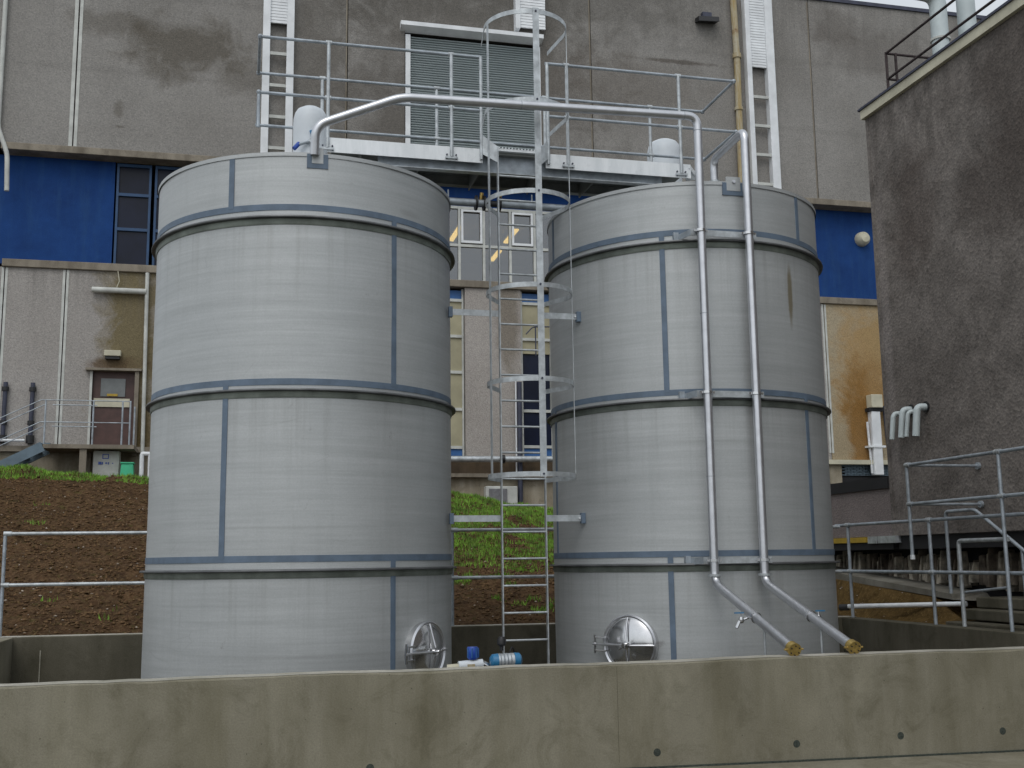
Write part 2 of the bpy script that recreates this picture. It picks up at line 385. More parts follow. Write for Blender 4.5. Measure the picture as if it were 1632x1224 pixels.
# ------------------------------------------------------------------ ground
def crest(x): return np.interp(x, [-30, -5, -2.1, 5.2, 7.7, 9.2, 11, 40], [3.9, 3.84, 3.68, 3.30, 2.86, 2.3, 1.95, 1.9])
def bank_h(x, y):
    yb = 15.85 - .055*x
    t = np.clip((y-yb)/(27-yb), 0, 1)
    h = .60+(crest(x)-.60)*(t*.85+.15*t*t)
    h = h-.06*t
    h = h+.14*(vnoise(x, y, 1, .8)-.5)*np.minimum(1, t*6)+.09*(vnoise(x, y, 2, 2.6)-.5)+.06*(vnoise(x, y, 3, 7)-.5)+.03*(vnoise(x, y, 4, 19)-.5)
    return np.where(y < 16.14-.052*(x+3.03), -.45, h)
def heightfield(name, xs, ys, fn, mat, **tags):
    X, Y = np.meshgrid(xs, ys); Z = fn(X, Y); v = np.stack([X.ravel(), Y.ravel(), Z.ravel()], 1); nx, ny = len(xs), len(ys)
    i = (np.arange(ny-1)[:, None]*nx+np.arange(nx-1)[None, :]).ravel(); f = np.stack([i, i+1, i+1+nx, i+nx], 1)
    me = bpy.data.meshes.new(name); me.from_pydata(v.tolist(), [], f.tolist()); me.polygons.foreach_set('use_smooth', [True]*len(f)); me.materials.append(M[mat])
    o = bpy.data.objects.new(name, me); COL.objects.link(o)
    for k, q in tags.items(): o[k] = q
    return o
heightfield('soil_bank', np.arange(-9, 9.21, .07), np.arange(15.5, 30.3, .08), bank_h, 'soil', kind='structure', label='bare brown soil bank rising behind the tanks')
g = MB()
g.quad((-90, -60, -.27), (90, -60, -.27), (90, 9.55, -.27), (-90, 9.55, -.27))
g.quad((-90, 9.55, -.27), (-2.95, 9.55, -.27), (-2.95, 16.2, .55), (-90, 16.2, .55))
g.quad((-90, 16.2, .55), (-8.9, 16.2, .55), (-8.9, 27, 3.8), (-90, 27, 3.8)); g.quad((-90, 27, 3.8), (-8.9, 27, 3.8), (-8.9, 120, 3.8), (-90, 120, 3.8))
g.quad((9.0, 9.55, -.27), (90, 9.55, -.27), (90, 12, .55), (9.0, 12, .55)); g.quad((11.6, 12, .55), (90, 12, .55), (90, 120, 1.6), (11.6, 120, 1.6))
g.quad((-8.9, 30.2, 3.0), (11.6, 30.2, 3.0), (11.6, 120, 3.0), (-8.9, 120, 3.0))
g.build('ground', 'tarm', kind='structure', label='gravelly ground around the tank enclosure')
def right_h(x, y):
    sz = 1.08+(np.clip(y, 13.9, 17.5)-14.08)*.0925
    t = np.clip((x-9.05)/.75, 0, 1)
    h = np.where(y > 13.7, .62+(sz-.03-.62)*t**2.6*np.clip((y-13.5)/.9, .2, 1), .60+.1*t)
    h = np.where(x > 10.6, np.where(x > 11.3, 1.5, 1.0), np.where(x > 9.8, np.where(y < 14.3, .70, sz-.12), h))
    h = h+np.clip((y-17.5)/9, 0, 1)*.8
    h = np.where((x > 9.7) & (y > 17.5) & (y < 20.5), np.where(x > 11.3, 1.5, 1.20), h)+np.clip((y-(20.5))/9, 0, 1)*.8*(x > 9.7)
    return h+(.05*(vnoise(x, y, 5, 3)-.5)+.05*(vnoise(x, y, 6, 9)-.5))*(x < 9.75)
heightfield('soil_strip', np.arange(9.04, 12.01, .06), np.arange(11.8, 30.3, .08), right_h, 'soil2', kind='structure', label='ochre soil strip between the bund wall and the path')
MB().box(-2.9, 8.95, 9.6, 16, -.5, -.27).build('bund_floor', 'concd', kind='structure', label='concrete floor inside the bund')

# stones, clods and grass on the bank
def scatter(name, n, mat, rfun, region, size, flat=.7, **tags):
    V, F = [], []
    ico = [(0, 0, 1), (.9, 0, .2), (.28, .85, .2), (-.72, .52, .2), (-.72, -.52, .2), (.28, -.85, .2), (0, 0, -1)]
    fc = [(0, 1, 2), (0, 2, 3), (0, 3, 4), (0, 4, 5), (0, 5, 1), (6, 2, 1), (6, 3, 2), (6, 4, 3), (6, 5, 4), (6, 1, 5)]
    x = rng.uniform(region[0], region[1], n); y = rng.uniform(region[2], region[3], n); z = rfun(x, y)
    for k in range(n):
        sx, sy, sz = size*rng.uniform(.4, 1.6)*np.array([rng.uniform(.6, 1.3), rng.uniform(.6, 1.3), flat*rng.uniform(.6, 1.2)]); a = rng.uniform(0, 6.3); b = len(V)
        ca, sa = math.cos(a), math.sin(a)
        for p in ico:
            j = rng.uniform(.75, 1.2); px, py, pz = p[0]*sx*j, p[1]*sy*j, p[2]*sz*j
            V.append((x[k]+px*ca-py*sa, y[k]+px*sa+py*ca, z[k]+pz))
        F += [(b+i, b+j, b+l) for i, j, l in fc]
    me = bpy.data.meshes.new(name); me.from_pydata(V, [], F); me.materials.append(M[mat]); o = bpy.data.objects.new(name, me); COL.objects.link(o)
    for q, v in tags.items(): o[q] = v
scatter('pale_pebbles', 1300, 'stone', bank_h, (-7, 9, 16.4, 26.5), .020, kind='stuff', label='small pale stones strewn over the brown soil bank', category='stones')
scatter('soil_clods', 26000, 'clod', bank_h, (-7, 9, 16.3, 27), .027, 1.0, kind='stuff', label='loose clods and bark pieces covering the soil bank', category='soil')
scatter('pebbles_beside_path', 45, 'stone', right_h, (9.1, 9.75, 13.2, 17), .014, kind='stuff', label='small stones on the ochre soil beside the path', category='stones')
def grass(name, n, den, region, h=.09, **tags):
    V, F = [], []
    x = rng.uniform(region[0], region[1], n); y = rng.uniform(region[2], region[3], n); keep = rng.random(n) < den(x, y); x, y = x[keep], y[keep]; z = bank_h(x, y)
    for k in range(len(x)):
        a = rng.uniform(0, 6.3); hh = h*rng.uniform(.5, 1.5); w = .012; lx, ly = rng.normal(0, .4, 2)*hh; b = len(V)
        V += [(x[k]-w*math.cos(a), y[k]-w*math.sin(a), z[k]-.02), (x[k]+w*math.cos(a), y[k]+w*math.sin(a), z[k]-.02), (x[k]+lx, y[k]+ly, z[k]+hh)]; F.append((b, b+1, b+2))
    me = bpy.data.meshes.new(name); me.from_pydata(V, [], F); me.materials.append(M['grass']); o = bpy.data.objects.new(name, me); COL.objects.link(o)
    for q, v in tags.items(): o[q] = v
def den(x, y):
    patch = vnoise(x, y, 11, 1.1)*.6+vnoise(x, y, 12, 3.5)*.4
    mound = np.clip((x-1.5)/2.5, 0, 1)*np.clip((y-19.6)/2, 0, 1)*(patch > .31)
    edge = (y > 26.3)*(patch > .26)
    tuft = (patch > .88)*.3+(patch > .68)*(x > 2)*.8
    right = (x > 7)*(patch > .5)*(y > 16.3)*(y < 21)*.8
    return np.clip(np.maximum.reduce([mound*1.0, edge*1.0, tuft, right]), 0, 1)
grass('grass', 190000, den, (-7, 9.1, 16.3, 27.6), .068, kind='stuff', label='green grass tufts along the top of the soil bank', category='grass')

# ------------------------------------------------------------------ main building (facade plane Y=30)
F0 = 30.0
B = thing('industrial_building', (6, 30, 3), 'large grey-brown roughcast factory building with blue band and roller shutter behind the tanks', 'building')
seams = [-9.5, -4.46, 2.71, 9.95, 17.23, 24.5, 32]
ZR = 19.15
for a, b in zip(seams[:-1], seams[1:]):
    m = MB(); a2, b2 = a+.012, b-.012
    if a == 2.71:
        m.box(a2, 4.34, F0, F0+.3, 12.55, ZR); m.box(8.30, b2, F0, F0+.3, 12.55, ZR); m.box(4.34, 8.30, F0, F0+.3, 16.75, ZR); m.box(4.34, 8.30, F0, F0+.3, 12.55, 13.0)
    else: m.box(a2, b2, F0, F0+.3, 12.55, ZR)
    m.build('wall_panel', 'upper', B)
for x, w in ((-4.46, .055), (2.71, .02), (9.95, .012), (17.23, .012)):
    if w > .03:
        MB().box(x-.11, x-.02, F0-.012, F0+.02, 12.56, ZR-.1).build('joint_strip', 'wgrey', B); MB().box(x+.02, x+.10, F0-.012, F0+.02, 12.56, ZR-.1).build('joint_strip', 'wgrey', B)
    else: MB().box(x-.05, x-.014, F0-.008, F0+.02, 12.56, ZR-.1).build('joint_strip', 'ledge', B)
MB().box(-9.5, 32, F0+.32, F0+.9, 12.6, ZR-.05).build('wall_core', 'dark', B)
MB().box(-9.5, 32, F0-.06, F0+.5, ZR, ZR+.12).build('roof_edge', 'dpipe', B)
m = MB(); m.box(-9.4, 32, F0+7, F0+30, 3, ZR-.1); m.box(-9.4, 32, F0+.95, F0+7, 12.6, ZR-.1); m.box(-9.4, -9.2, F0+.6, F0+7, 3, 12.6); m.box(31.8, 32, F0+.6, F0+7, 3, 12.6); m.build('building_body', 'dark', B)
MB().box(-6.2, 32, F0-.04, F0+.5, 12.36, 12.55).build('ledge', 'ledge', B, .015)
MB().box(-6.0, 32, F0-.08, F0+.5, 9.22, 9.42).build('ledge', 'ledge', B, .015)
# blue band
YB = F0+.45
MB().box(-9.4, -3.42, YB, YB+.2, 9.42, 12.36).build('blue_wall', 'blue', B)
MB().box(1.55, 5.2, YB, YB+.2, 9.42, 12.36).build('blue_wall', 'blue', B)
MB().box(9.3, 32, YB, YB+.2, 9.42, 12.36).build('blue_wall', 'blue', B)
MB().box(5.2, 9.3, YB, YB+.2, 11.72, 12.36).build('blue_wall', 'blue', B)
for k in range(5):      # dark blue-framed windows, mostly behind the left tank
    x0 = -3.40+k*.98; w = MB()
    for xa in (x0+.03, x0+.86): w.box(xa, xa+.06, YB-.02, YB+.1, 9.45, 12.33)
    for za in (9.45, 10.47, 11.43, 12.25): w.box(x0+.09, x0+.86, YB-.015, YB+.1, za, za+.08)
    wo = w.build('window', 'bluef', B)
    for za, zb in ((9.55, 10.47), (10.57, 11.43), (11.53, 12.25)): MB().box(x0+.09, x0+.86, YB+.05, YB+.07, za-.02, zb).build('pane', 'glassd', wo)
# lit office windows in the middle
cols = [5.22, 5.98, 6.70, 7.48, 8.21, 8.95, 9.28]
w = MB()
for x in cols: w.box(x-.035, x+.035, YB-.06, YB+.04, 9.45, 11.72)
for a, b in zip(cols[:-1], cols[1:]):
    w.box(a+.035, b-.035, YB-.055, YB+.035, 10.52, 10.60); w.box(a+.035, b-.035, YB-.055, YB+.035, 11.64, 11.72); w.box(a+.035, b-.035, YB-.055, YB+.035, 9.44, 9.50)
wo = w.build('window_frame', 'wgrey', B)
for k, (a, b) in enumerate(zip(cols[:-1], cols[1:])):
    MB().box(a+.03, b-.03, YB, YB+.012, 10.6, 11.64).build('pane', 'glass', wo); MB().box(a+.03, b-.03, YB, YB+.012, 9.5, 10.52).build('pane', 'glass', wo)
    if k in (1, 3):
        s = MB(); a1, b1 = a+.05, b-.05
        s.box(a1, a1+.06, YB-.09, YB-.02, 10.63, 11.62); s.box(b1-.06, b1, YB-.09, YB-.02, 10.63, 11.62); s.box(a1+.06, b1-.06, YB-.088, YB-.02, 10.63, 10.70); s.box(a1+.06, b1-.06, YB-.088, YB-.02, 11.56, 11.62)
        s.build('opening_sash', 'white', wo)
rm = MB(); rm.box(4.9, 9.7, F0+6.6, F0+6.8, 9.0, 12.4); rm.box(4.9, 5.0, YB+.22, F0+6.6, 9.0, 12.4); rm.box(9.6, 9.7, YB+.22, F0+6.6, 9.0, 12.4); rm.box(5.0, 9.6, YB+.22, F0+6.6, 11.75, 11.85); rm.box(5.0, 9.6, YB+.22, F0+6.6, 9.2, 9.3)
rm.build('office_room', 'cream', B)
MB().box(6.2, 6.9, F0+3.2, F0+3.6, 9.3, 10.1).build('cupboard', 'maroon', B)
for k, (x, y0, y1) in enumerate(((6.32, 31.9, 33.5), (8.06, 31.9, 33.4), (8.09, 34.3, 35.6))):
    t = thing('ceiling_light', (x, (y0+y1)/2, 11.6), ('warm yellow tube light glowing behind the left pane of the lit windows', 'warm yellow tube light glowing behind the upper pane seen through the ladder', 'warm yellow tube light glowing lower down, deepest inside the lit room')[k], 'light', 'tube lights inside the lit windows')
    MB().box(x-.09, x+.09, y0, y1, 11.62, 11.70).build('housing', 'white', t); MB().box(x-.07, x+.07, y0+.03, y1-.03, 11.57, 11.62).build('lamp', 'lamp', t)

# roller shutter with header and frame
m = MB(); zz = 13.0; n = 50; hgt = (16.62-13.0)/n
for k in range(n):
    z0 = 13.0+k*hgt
    pr = [(.17, 0), (.17, .16), (.075, .30), (.06, .6), (.085, .9), (.17, 1)]
    for (ya, ta), (yb, tb) in zip(pr[:-1], pr[1:]): m.quad((4.5, F0+ya, z0+hgt*ta), (8.22, F0+ya, z0+hgt*ta), (8.22, F0+yb, z0+hgt*tb), (4.5, F0+yb, z0+hgt*tb))
sh = MB().box(4.36, 4.5, F0-.03, F0+.2, 13.0, 16.62).build('shutter_frame', 'white', B)
m.build('roller_shutter', 'shutter', B, kind='stuff')
MB().box(8.22, 8.36, F0-.03, F0+.2, 13.0, 16.62).build('shutter_frame', 'white', B)
MB().hexa([(4.2, F0-.25, 16.80), (8.42, F0-.25, 16.80), (8.42, F0+.05, 16.70), (4.2, F0+.05, 16.70), (4.2, F0-.25, 16.92), (8.42, F0-.25, 16.92), (8.42, F0+.05, 17.0), (4.2, F0+.05, 17.0)]).build('shutter_canopy', 'white', B)

# lower storey
def lowpanel(a, b, mat='lower', z0=4.62): MB().box(a+.012, b-.012, F0, F0+.3, z0, 9.22).build('wall_panel', mat, B)
lowpanel(-9.4, -5.93); lowpanel(-5.93, -4.46)
m = MB(); m.box(-4.448, -3.70, F0, F0+.3, 4.62, 9.22); m.box(-2.66, 1.5, F0, F0+.3, 4.62, 9.22); m.box(-3.70, -2.66, F0, F0+.3, 6.6, 9.22); m.build('wall_panel', 'lower', B)
lowpanel(1.5, 5.15); lowpanel(6.04, 7.67, 'pier', 4.45); lowpanel(8.60, 17.17, 'lower', 4.45); lowpanel(17.17, 24.5, 'lowerR', 4.45); lowpanel(24.5, 32, 'lowerR', 4.45)
for x in (-4.46, -5.93, 17.17):
    MB().box(x-.075, x-.014, F0-.010, F0+.02, 4.66, 9.2).build('joint_strip', 'wgrey', B); MB().box(x+.014, x+.075, F0-.010, F0+.02, 4.66, 9.2).build('joint_strip', 'wgrey', B)
MB().box(-9.4, 32, F0+.31, F0+.42, 3.0, 9.2).build('wall_core', 'dark', B)
# strip windows either side of the pier
for (a, b) in ((5.16, 6.03), (7.68, 8.59)):
    s_ = MB(); 
    for x in (a, b-.05): s_.box(x, x+.05, F0+.12, F0+.24, 4.45, 9.2)
    zs = (8.87, 7.84, 6.82, 5.78, 4.72) if a < 6 else (8.86, 7.82, 5.77, 4.76)
    for z in zs: s_.box(a+.05, b-.05, F0+.11, F0+.24, z-.04, z+.04)
    so_ = s_.build('strip_window', 'wgrey', B)
    lv = [9.2]+list(zs)+[4.45]
    for k in range(len(lv)-1):
        mat = 'bluebox' if k == 0 or k == len(lv)-2 else ('beige' if (a < 6 or lv[k] > 8) else 'dark')
        if a > 6 and k == 2:
            MB().box(a+.05, b-.05, F0+.16, F0+.2, 7.41, lv[k]-.04).build('panel', 'beige', so_); MB().box(a+.05, b-.05, F0+.22, F0+.24, lv[k+1]+.04, 7.41).build('pane', 'glassd', so_); continue
        if a > 6 and k == 3: mat = 'glassd'
        MB().box(a+.05, b-.05, F0+.16, F0+.2, lv[k+1]+.04, lv[k]-.04).build('panel' if mat != 'glassd' else 'pane', mat, so_)
# base of the wall
MB().box(-9.4, 5.0, F0-.10, F0+.3, 4.48, 4.62).build('ledge', 'ledge', B); MB().box(-9.4, 5.0, F0+.05, F0+.3, 2.9, 4.48).build('plinth', 'plinth', B)
MB().box(5.0, 16.9, F0-.03, F0+.3, 3.98, 4.45).build('brown_band', 'brown', B)
MB().box(5.0, 16.9, F0-.22, F0+.3, 3.88, 3.98).build('ledge', 'ledge', B); MB().box(5.0, 16.9, F0+.02, F0+.3, 2.0, 3.88).build('plinth', 'plinth', B)
MB().box(16.9, 32, F0-.15, F0+.3, 4.32, 4.45).build('ledge', 'cream', B); MB().box(17.45, 32, F0+.1, F0+.3, 2.0, 4.32).build('plinth', 'dark', B); MB().box(16.9, 17.45, F0-.02, F0+.3, 3.75, 4.32).build('block', 'plinth', B)
m = MB()
for k in range(7):
    for j in range(9): m.box(17.5+.2*j+.1*(k % 2), 17.68+.2*j+.1*(k % 2), F0+.05, F0+.1, 4.0+k*.045, 4.03+k*.045)
m.build('vent_grille', 'beam', B, kind='stuff')
# door
D_ = MB().box(-3.70, -2.66, F0+.10, F0+.2, 4.62, 6.58).build('door', 'maroon', B)
MB().box(-3.50, -2.90, F0+.07, F0+.10, 5.93, 6.40).build('pane', 'glassg', D_); MB().box(-3.66, -2.78, F0+.06, F0+.10, 5.66, 5.88).build('push_plate', 'cream', D_)
MB().box(-3.34, -3.08, F0+.05, F0+.07, 5.94, 6.0).build('notice', 'yellow', D_)
MB().box(-3.86, -2.5, F0-.16, F0+.1, 6.58, 6.64).build('door_canopy', 'ledge', B); MB().box(-2.66, -2.56, F0-.1, F0+.15, 4.4, 6.58).build('door_frame', 'ledge', B); MB().box(-3.76, -3.70, F0-.02, F0+.15, 4.62, 6.58).build('door_frame', 'wgrey', B)

# fixtures on the facade
t = thing('wall_lamp', (-3.22, 29.9, 7.0), 'small cream rectangular bulkhead lamp above the maroon door', 'lamp')
MB().box(-3.43, -3.02, F0-.2, F0, 6.95, 7.10).build('lamp_body', 'cream', t, .015); MB().box(-3.40, -3.05, F0-.16, F0, 6.88, 6.95).build('lamp_base', 'black', t)
t = thing('wall_lamp', (18.88, 30.3, 11.46), 'round white bulkhead lamp on the blue wall beside the dark side building', 'lamp')
MB().lathe([(.0, .30), (.14, .27), (.21, .18), (.23, .08), (.23, 0)], (18.88, YB, 11.46), 24, frame=((1, 0, 0), (0, 0, 1), (0, -1, 0))).build('lamp_body', 'cream', t)
t = thing('wall_lamp', (13.7, 29.8, 18.1), 'dark floodlight fixed high on the roughcast wall', 'lamp')
MB().hexa([(13.35, F0-.32, 17.86), (14.02, F0-.32, 17.90), (14.02, F0, 17.98), (13.35, F0, 17.94), (13.35, F0-.30, 18.02), (14.02, F0-.30, 18.06), (14.02, F0, 18.12), (13.35, F0, 18.08)]).build('lamp_body', 'black', t); MB().box(13.55, 13.85, F0-.15, F0, 18.12, 18.26).build('bracket', 'dpipe', t)
def tag(o, label, cat, group=None, kind=None):
    o['label'] = label; o['category'] = cat
    if group: o['group'] = group
    if kind: o['kind'] = kind
    return o
tag(MB().tube(fillet([(-2.45, F0-.1, 9.2), (-2.40, F0-.1, 4.0)], .1), .05, 10).build('downpipe', 'wgrey'), 'tall thin white downpipe on the wall right of the maroon door', 'pipe')
tag(MB().tube([(-3.80, F0-.12, 8.69), (-2.46, F0-.12, 8.69)], .075, 12).build('wall_pipe', 'wgrey'), 'short horizontal pale pipe stub high above the maroon door', 'pipe')
tag(MB().tube([(-2.55-.65, F0-.06, 9.3), (-3.14, F0-.08, 8.95), (-3.2, F0-.09, 8.78)], .012, 6).build('hanging_cable', 'cream'), 'thin cable hanging from the ledge to the short pale pipe', 'cable')
tag(MB().tube(fillet([(-6.28, F0-.1, 18.9), (-6.28, F0-.1, 12.9), (-6.02, F0-.1, 12.2), (-5.98, F0-.1, 11.2)], .15), .06, 10).build('downpipe', 'wgrey'), 'pale downpipe running down the left edge of the upper wall', 'pipe')
m = MB().tube([(14.60, F0-.12, 18.9), (14.64, F0-.12, 16.92), (14.60, F0-.12, 12.6)], .10, 12)
o = tag(m.build('rusty_downpipe', 'rustp'), 'rusty ochre downpipe beside the right wall ladder', 'pipe')
MB().lathe([(.10, -.07), (.135, -.07), (.135, .07), (.10, .07)], (14.64, F0-.12, 16.92), 16).build('pipe_collar', 'rustp', o); MB().lathe([(.10, -.05), (.13, -.05), (.13, .05), (.10, .05)], (14.62, F0-.12, 15.2), 16).build('pipe_collar', 'rustp', o)
for k, x in enumerate((-5.74, -5.10)):
    o = tag(MB().tube([(x, F0-.08, 6.22), (x, F0-.08, 4.75)], .055, 10).build('vent_pipe', 'dpipe'), ('dark stub pipe on the lower wall at the left picture edge', 'dark stub pipe on the lower wall nearer the stair landing')[k], 'pipe', 'dark stub pipes on the lower wall')
    MB().lathe([(.055, -.05), (.085, -.05), (.085, .05), (.055, .05)], (x, F0-.08, 6.05), 12).build('pipe_collar', 'black', o); MB().lathe([(.055, -.05), (.085, -.05), (.085, .05), (.055, .05)], (x, F0-.08, 5.2), 12).build('pipe_collar', 'black', o)
    MB().lathe([(.055, -.1), (.1, -.1), (.1, .1), (.055, .1)], (x, F0-.09, 4.78), 12).build('pipe_shoe', 'black', o)
tag(MB().tube([(-6.2, F0-.22, 4.74), (-5.2, F0-.22, 4.74)], .035, 8).build('wall_pipe', 'white'), 'thin white pipe low on the wall behind the stairs', 'pipe')

def wall_ladder(x0, x1, zt, zb, zp, w0, w1, rungs, label):
    t = thing('wall_ladder', ((x0+x1)/2, F0, zb), label, 'ladder', 'white ladders on the upper wall')
    MB().box(x0, x0+w0, F0-.24, F0, zb, zt).build('stile', 'white', t, .01); MB().box(x1-w1, x1, F0-.24, F0, zb, zt).build('stile', 'white', t, .01)
    m = MB(); zc = zp
    while zc < zt-.06: m.hexa([(x0+w0, F0-.18, zc), (x1-w1, F0-.18, zc), (x1-w1, F0-.12, zc), (x0+w0, F0-.12, zc), (x0+w0, F0-.17, zc+.085), (x1-w1, F0-.17, zc+.085), (x1-w1, F0-.12, zc+.085), (x0+w0, F0-.12, zc+.085)]); zc += .09
    m.build('cover_panel', 'white', t, kind='stuff')
    r0 = None
    for z in rungs:
        if r0 is None: r0 = MB().box(x0+w0, x1-w1, F0-.2, F0-.12, z-.045, z+.045).build('rung', 'wgrey', t); z0 = z; l0 = r0.location.copy()
        else: copy_part(r0, (l0.x, l0.y, z-z0), t)
wall_ladder(.36, 1.21, 18.9, 12.6, 16.5, .2, .2, (15.59, 14.66, 13.75, 12.85), 'white framed wall ladder left of the roller shutter with slatted cover above')
wall_ladder(14.92, 15.86, 18.95, 12.6, 16.6, .16, .26, (15.62, 14.69, 13.76, 12.83), 'white framed wall ladder right of the rusty downpipe')
t = thing('louvre_panel', (8, 30, 17.1), 'white slatted duct panel directly above the roller shutter', 'louvre')
m = MB()
zc = 17.12
while zc < 18.9: m.hexa([(7.72, F0-.18, zc), (8.5, F0-.18, zc), (8.5, F0-.12, zc), (7.72, F0-.12, zc), (7.72, F0-.17, zc+.085), (8.5, F0-.17, zc+.085), (8.5, F0-.12, zc+.085), (7.72, F0-.12, zc+.085)]); zc += .09
m.build('slats', 'white', t, kind='stuff'); MB().box(7.58, 7.72, F0-.24, F0, 17.05, 18.95).build('side_frame', 'white', t)

t = thing('wall_conduit', (18.45, 29.8, 4), 'white vertical duct with cream head box on the rust-stained wall', 'duct')
MB().box(18.42, 18.80, F0-.30, F0, 6.02, 6.42).build('head_box', 'cream', t, .02); MB().box(18.36, 18.86, F0-.24, F0, 5.92, 6.02).build('clamp', 'dark', t)
MB().box(18.44, 18.74, F0-.22, F0, 4.0, 5.92).build('duct', 'white', t, .02); MB().tube([(18.34, F0-.12, 5.6), (18.40, F0-.12, 4.05)], .035, 8).build('side_pipe', 'white', t)
MB().box(18.28, 18.84, F0-.25, F0, 4.82, 4.88).build('strap', 'white', t)
tag(MB().tube(fillet([(18.95, F0-.08, 6.1), (19.0, F0-.08, 4.9), (19.6, F0-.08, 4.85)], .1), .04, 8).build('dark_conduit', 'dpipe'), 'thin dark bent conduit between the white duct and the side building', 'pipe')
# equipment at the foot of the building between the tanks
o = tag(MB().tube([(5.0, F0-.32, 4.35), (8.72, F0-.32, 4.38)], .085, 12).build('service_pipe', 'galv'), 'horizontal pale service pipe low on the building seen between the tanks', 'pipe')
MB().lathe([(.085, -.06), (.12, -.06), (.12, .06), (.085, .06)], (7.0, F0-.32, 4.365), 14, frame=((0, 1, 0), (0, 0, 1), (1, 0, 0))).build('clamp', 'black', o)
t = thing('ac_unit', (7, 29.8, 3.3), 'white cased unit with a grey grille against the plinth behind the grass mound', 'air conditioner')
MB().box(6.54, 7.42, F0-.3, F0+.02, 3.0, 3.63).build('case', 'wgrey', t, .02); MB().box(6.62, 7.12, F0-.33, F0-.3, 3.05, 3.56).build('grille', 'ac', t)
tag(MB().tube([(7.46, F0-.1, 6.65), (7.45, F0-.1, 3.9)], .022, 8).build('thin_wall_pipe', 'white'), 'very thin white vertical pipe on the pier behind the ladder', 'pipe')
tag(MB().tube([(7.56, F0-.1, 6.55), (7.55, F0-.1, 3.2)], .07, 10).build('dark_wall_pipe', 'dpipe'), 'dark vertical pipe beside the dark strip window behind the ladder', 'pipe')
t = thing('roof_rail', (8.1, 29.8, 7.5), 'small bent dark handrail on the beige panel behind the cage ladder', 'handrail')
MB().tube(fillet([(7.75, F0-.2, 7.9), (7.95, F0-.2, 8.12), (8.5, F0-.2, 8.14)], .1), .02, 6).build('rail', 'dpipe', t); MB().tube([(8.03, F0-.2, 8.12), (8.03, F0-.2, 7.3)], .02, 6).build('post', 'dpipe', t)

# stair and landing to the maroon door
t = thing('door_landing', (-3.6, 29.4, 3.95), 'raised concrete landing with tubular railings in front of the maroon door', 'landing')
YF, YK = 28.8, 29.9
MB().box(-4.62, -2.52, YF, YK, 4.46, 4.56).build('deck', 'ledge', t)
for y in (YF+.05, YK-.2): MB().box(-3.78, -3.62, y, y+.14, 3.7, 4.46).build('pier', 'ledge', t)
for y in (YF+.03, YK-.35):
    for z in (5.64, 5.10): MB().tube([(-4.70, y, z), (-2.62, y, z)] if y < 29 else [(-4.55, y, z-.02), (-3.5, y, z-.02)], .013, 8).build('rail', 'galvd', t)
p0 = None
for x in (-4.6, -3.50, -2.82, -2.64): MB().tube([(x, YF+.03, 4.5), (x, YF+.03, 5.64)], .022, 8).build('post', 'galvd', t)
MB().tube([(-2.62, YK-.1, 4.5), (-2.62, YK-.1, 5.64)], .022, 8).build('post', 'galvd', t)
t = thing('steel_stair', (-5.8, 29.3, 3.9), 'grey steel stair with sloping handrails climbing to the door landing', 'stairs')
for y in (YF, YK-.35): MB().bar((-6.6, y, 3.45), (-4.62, y, 4.50), .05, .24).build('stringer', 'beam', t)
st = None
for k in range(7):
    x = -6.4+k*.28; z = 3.66+k*.148
    if st is None: st = MB().box(x, x+.26, YF+.03, YK-.38, z, z+.04).build('tread', 'beam', t); l0 = st.location.copy()
    else: copy_part(st, l0+Vector((k*.28, 0, k*.148)), t)
for y in (YF+.03, YK-.35):
    for dz in (0, -.54): MB().tube([(-4.70, y, 5.64+dz), (-6.7, y, 4.62+dz)], .013, 8).build('handrail', 'galvd', t)
    MB().tube([(-6.2, y, 3.7), (-6.2, y, 4.86)], .02, 8).build('post', 'galvd', t)
t = thing('meter_cabinet', (-3.18, 29.4, 3.95), 'pale grey meter cabinet with small blue square and markings under the landing', 'cabinet')
MB().box(-3.50, -2.89, YF+.35, YF+.75, 3.72, 4.44).build('case', 'wgrey', t, .01)
m = MB(); y = YF+.345
m.box(-3.28, -3.13, y-.006, y, 4.24, 4.26); m.box(-3.28, -3.13, y-.006, y, 4.34, 4.36); m.box(-3.28, -3.26, y-.006, y, 4.26, 4.34); m.box(-3.15, -3.13, y-.006, y, 4.26, 4.34); m.build('square_mark', 'navy', t)
m = MB()
for (a, b, c, dd) in ((-3.37, -3.30, 4.10, 4.17), (-3.29, -3.26, 4.10, 4.16), (-3.21, -3.16, 4.12, 4.15), (-3.14, -3.12, 4.10, 4.16), (-3.05, -3.02, 4.12, 4.14)): m.box(a, b, y-.006, y, c, dd)
m.build('blue_marking', 'navy', t)
t = thing('green_box', (-2.66, 29.1, 3.9), 'small mint green plastic box on the grass beside the meter cabinet', 'box')
MB().hexa([(-2.84, YF+.05, 3.66), (-2.50, YF+.05, 3.66), (-2.50, YF+.4, 3.66), (-2.84, YF+.4, 3.66), (-2.81, YF+.08, 4.10), (-2.53, YF+.08, 4.10), (-2.53, YF+.37, 4.10), (-2.81, YF+.37, 4.10)]).build('tub', 'green', t, .02); MB().box(-2.83, -2.51, YF+.06, YF+.39, 4.10, 4.14).build('lid', 'green', t, .01)
tag(MB().tube(fillet([(-2.34, YF+.2, 3.6), (-2.34, YF+.2, 4.36), (-2.14, YF+.2, 4.36), (-2.14, YF+.2, 3.6)], .03, 2), .055, 8).build('white_frame', 'white'), 'short white post at the grass edge beside the left tank', 'post')

